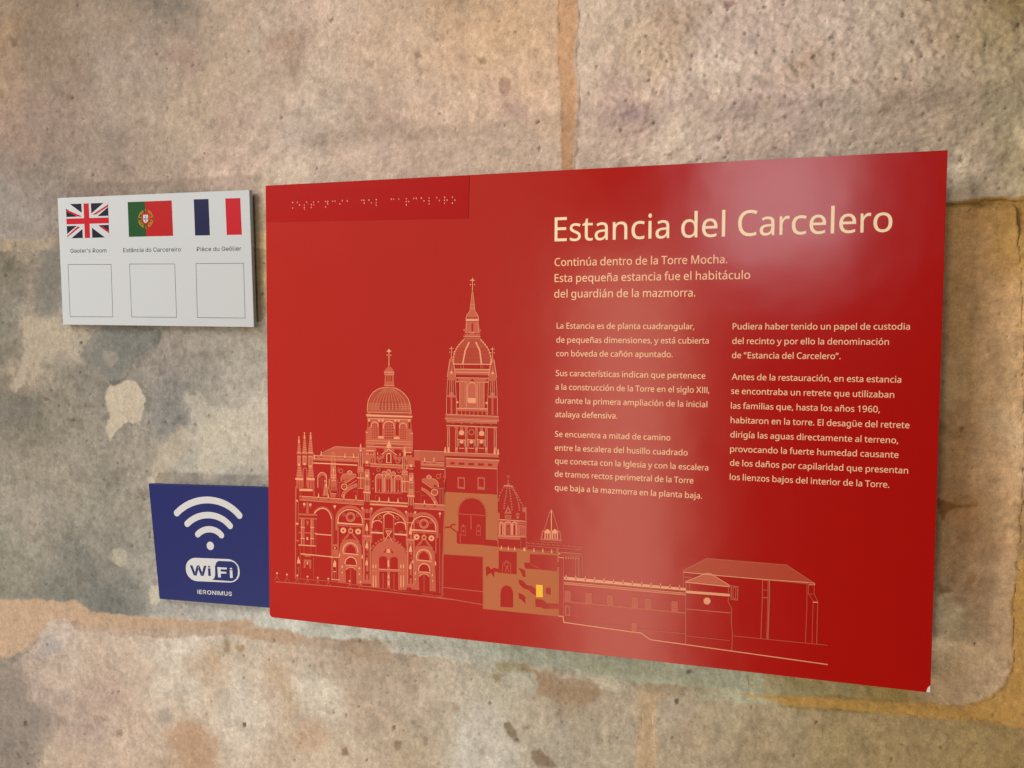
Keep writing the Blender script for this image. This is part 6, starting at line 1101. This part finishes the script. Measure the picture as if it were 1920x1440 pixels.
k.f('x', (880, 1165), (930, 1170), (960, 1180), (985, 1205), (1092, 1210), (1092, 1255), (960, 1255), (930, 1240), (885, 1238)); k.archf('x', 568, 682, 1130, 85, 1240, sl=0.06, pt=0.8)
k.f('y', (890, 1036), (950, 1040), (952, 1150), (890, 1148)); k.l('t', 0.7, (892, 1078), (950, 1080))
k.l('m', 1.2, (420, 685), (560, 700), (740, 715), (1095, 745)); 
for x in (578, 640, 697, 780, 790, 870, 950, 1030): k.pinn('p', x, 685 + (x - 578) * .07, 720 + (x - 578) * .07, 16)
# octagonal lantern of the old cathedral
k = Sk(920, 880, 8.0)
k.c('m', 265, 105, 22, 1.0, ry=10); k.l('m', 1.0, (265, 115), (265, 230)); k.c('m', 265, 175, 12); k.f('m', (245, 210), (288, 212), (292, 235), (242, 233)); k.l('p', 1.8, (200, 245), (335, 252))
for q in (((200, 270), (150, 350), (125, 440), (112, 500)), ((245, 280), (232, 400), (215, 470), (200, 620)), ((285, 280), (300, 400), (315, 520), (325, 640)), ((320, 275), (380, 380), (420, 500), (440, 640)), ((345, 280), (420, 420), (480, 540), (500, 610))):
    for (ax, ay), (bx, by) in zip(q[:-1], q[1:]):
        n_ = max(2, int(math.hypot(bx - ax, by - ay) / 34))
        for i in range(n_): k.c('m', ax + (bx - ax) * i / n_, ay + (by - ay) * i / n_, 13)
k.f('m', (262, 540), (310, 640), (315, 665), (205, 665), (215, 640)); k.f('z', (262, 590), (282, 635), (242, 635)); k.f('m', (212, 680), (312, 684), (308, 745), (216, 742)); k.cols('z', [240, 262, 284], 695, 735, 0.9); k.f('m', (385, 655), (435, 658), (425, 740), (392, 738)); k.c('z', 410, 690, 12); k.f('m', (105, 640), (140, 660), (140, 740), (105, 735))
k.l('m', 2.6, (530, 560), (532, 760)); k.f('m', (470, 600), (530, 560), (530, 640), (480, 640))
k.f('d', (110, 745), (540, 775), (535, 1015), (440, 1005), (440, 1060), (110, 1040)); k.l('p', 1.2, (110, 748), (540, 778)); k.l('x', 1.4, (125, 778), (385, 788)); k.l('x', 1.6, (420, 792), (530, 800)); k.l('x', 1.6, (420, 825), (530, 832))
for x0, x1 in ((140, 185), (215, 310), (330, 385)):
    k.arch('p', x0, x1, 815, 28, 1.6, foot=985); k.archf('x', x0 + 14, x1 - 14, 850, 14, 985) if x1 - x0 < 60 else k.archf('x', x0 + 22, x1 - 22, 850, 14, 985)
k.cols('m', R_(235, 290, 4), 860, 985, 0.9); k.cols('x', [450, 480, 510], 870, 985, 1.0); k.l('p', 1.0, (110, 995), (535, 1015)); k.f('x', (125, 1040), (430, 1060), (428, 1075), (125, 1055)); k.l('m', 1.0, (535, 1015), (535, 1190)); k.l('m', 1.0, (455, 1015), (455, 1190)); k.l('m', 1.2, (115, 1050), (115, 1150))
# small spire and the battlemented wall
k.l('m', 1.6, (912, 600), (880, 660), (800, 920)); k.l('m', 1.6, (912, 600), (940, 660), (1020, 920)); k.l('p', 1.8, (912, 610), (912, 920)); k.f('m', (912, 590), (930, 650), (895, 650))
k.f('d', (775, 910), (1045, 920), (1070, 1080), (745, 1060)); k.f('x', (790, 935), (812, 950), (806, 1040), (775, 1040)); k.f('x', (1012, 950), (1030, 935), (1045, 1045), (1014, 1045))
for x in (855, 965): k.f('p', (x - 45, 930), (x, 890), (x + 45, 935), (x + 45, 1050), (x - 45, 1046)); k.archf('z', x - 28, x - 8, 970, 12, 1044); k.archf('z', x + 8, x + 28, 970, 12, 1044)
k.l('m', 1.2, (760, 1085), (1060, 1105)); 
for x in range(565, 1350, 77): y = 1100 + (x - 565) * .08; k.l('m', 1.4, (x - 28, y + 8), (x - 10, y - 5), (x + 10, y + 8), (x + 28, y + 8)); 
k.l('m', 1.2, (545, 1145), (1360, 1205)); k.l('m', 0.9, (760, 1070), (762, 1160)); k.l('m', 1.2, (545, 1150), (545, 1190))
k.l('m', 1.3, (460, 1195), (1010, 1240)); k.f('t', (985, 1170), (1020, 1172), (1020, 1390), (985, 1388)); k.c('p', 1032, 1262, 14); k.l('m', 2.8, (1050, 1245), (1365, 1270)); k.l('m', 1.0, (1040, 1280), (1365, 1300)); k.l('p', 1.6, (1020, 1318), (1100, 1325)); k.l('m', 1.0, (1100, 1305), (1385, 1310)); k.dots('p', R_(1130, 1320, 6), 1328, 9, 0.02)
# --- long sacristy wing and the low building at the right
k = Sk(1040, 1020, 6.0)
k.l('m', 1.2, (103, 150), (101, 880)); k.l('m', 1.2, (233, 160), (238, 370)); k.l('m', 1.8, (268, 160), (272, 370)); k.l('m', 1.0, (315, 130), (312, 375)); k.l('m', 1.0, (282, 160), (285, 370))
k.f('p', (108, 365), (1478, 495), (1478, 525), (108, 400)); k.l('m', 3.6, (108, 438), (1478, 562)); k.l('p', 0.9, (108, 428), (1478, 552)); k.l('p', 0.9, (108, 450), (1478, 574))
for i in range(13):
    x = 133 + i * 106; y = 382 + i * 9.6; k.c('z', x, y, 9); k.pinn('p', x, y - 38, y - 14, 14)
for x, y in ((145, 580), (382, 605), (625, 632), (903, 655), (1050, 668), (1348, 700)):
    k.f('m', (x - 32, y - 58), (x + 36, y - 52), (x + 36, y + 62), (x - 32, y + 58))
    for i in (-14, 14):
        for j in (-26, 0, 24): k.c('z', x + i, y + j, 6)
    k.l('z', 0.6, (x - 12, y + 44), (x + 14, y + 46))
k.l('m', 2.6, (105, 645), (1475, 775)); k.f('m', (112, 688), (178, 694), (176, 810), (118, 806)); k.f('z', (128, 710), (160, 712), (160, 795), (130, 792))
k.l('p', 1.8, (45, 808), (96, 814), (103, 880), (870, 988), (970, 998), (1075, 1074), (1800, 1176), (3072, 1355)); k.l('m', 0.9, (105, 860), (862, 935)); k.l('m', 1.2, (930, 955), (1470, 1008)); k.f('m', (865, 885), (930, 890), (922, 985), (868, 980))
k.l('m', 1.5, (1476, 500), (1474, 1130)); k.l('m', 1.0, (1480, 1033), (1968, 1085)); k.l('m', 2.0, (1480, 730), (1980, 775)); k.c('p', 1715, 640, 40)
k = Sk(1260, 1020, 6.0)
k.f('e', (120, 300), (390, 162), (1290, 235), (1600, 440), (1600, 462), (1000, 400), (500, 355), (130, 318)); k.l('m', 1.4, (120, 300), (390, 162), (1290, 235), (1600, 440)); k.l('p', 1.4, (125, 315), (500, 352), (1000, 395), (1530, 432)); k.l('p', 1.0, (1530, 432), (1605, 440), (1605, 458), (1540, 458))
k.f('x', (140, 332), (330, 345), (190, 380), (140, 375)); k.l('m', 1.0, (128, 320), (128, 490)); k.l('m', 1.4, (130, 370), (220, 378))
k.f('d', (150, 420), (390, 325), (430, 328), (655, 465), (655, 480), (150, 430)); k.l('p', 1.2, (150, 425), (390, 326), (430, 330), (655, 468)); k.l('p', 1.6, (150, 428), (650, 480)); k.l('m', 1.4, (158, 440), (158, 520)); k.l('m', 1.2, (200, 450), (200, 525)); k.l('m', 1.2, (636, 490), (638, 550))
k.f('p', (158, 522), (652, 560), (650, 590), (158, 552)); k.dots('z', R_(175, 640, 30), 560, 4, 0.078)
k.l('m', 1.2, (636, 600), (632, 650), (670, 720), (668, 900), (682, 1000), (672, 1195)); k.l('m', 1.0, (690, 1033), (1750, 1138))
k.l('m', 1.6, (668, 470), (742, 480), (738, 630), (665, 620), closed=True); k.l('m', 1.2, (688, 490), (720, 492), (716, 612), (686, 608), closed=True)
k.l('m', 1.3, (1018, 405), (1018, 590), (1000, 1060)); k.l('m', 1.0, (1018, 515), (1080, 518)); k.l('m', 1.8, (1010, 600), (1078, 605)); k.l('m', 0.9, (1080, 405), (1078, 600), (1065, 1065)); k.l('m', 2.4, (1095, 400), (1095, 600), (1078, 1070)); k.l('m', 0.9, (1018, 408), (1080, 412))
k.l('m', 1.0, (1520, 440), (1518, 720), (1500, 1115)); k.l('m', 1.0, (1538, 450), (1534, 560), (1600, 565), (1600, 450)); k.l('m', 1.0, (1540, 565), (1590, 640)); k.l('m', 1.0, (1604, 570), (1640, 645)); k.l('p', 1.8, (1585, 652), (1642, 655)); k.l('m', 1.0, (1588, 655), (1576, 1120)); k.l('m', 1.2, (1640, 655), (1628, 1125))
drawing = None
for t in ('t', 'e', 'd', 'x', 'm', 'p', 'z', 'y'):
    o = SHEET[t].build('cathedral_drawing' if drawing is None else TONES[t][2], TONES[t][1], panel if drawing is None else drawing)
    if drawing is None: drawing = o
    else: o['kind'] = 'stuff'
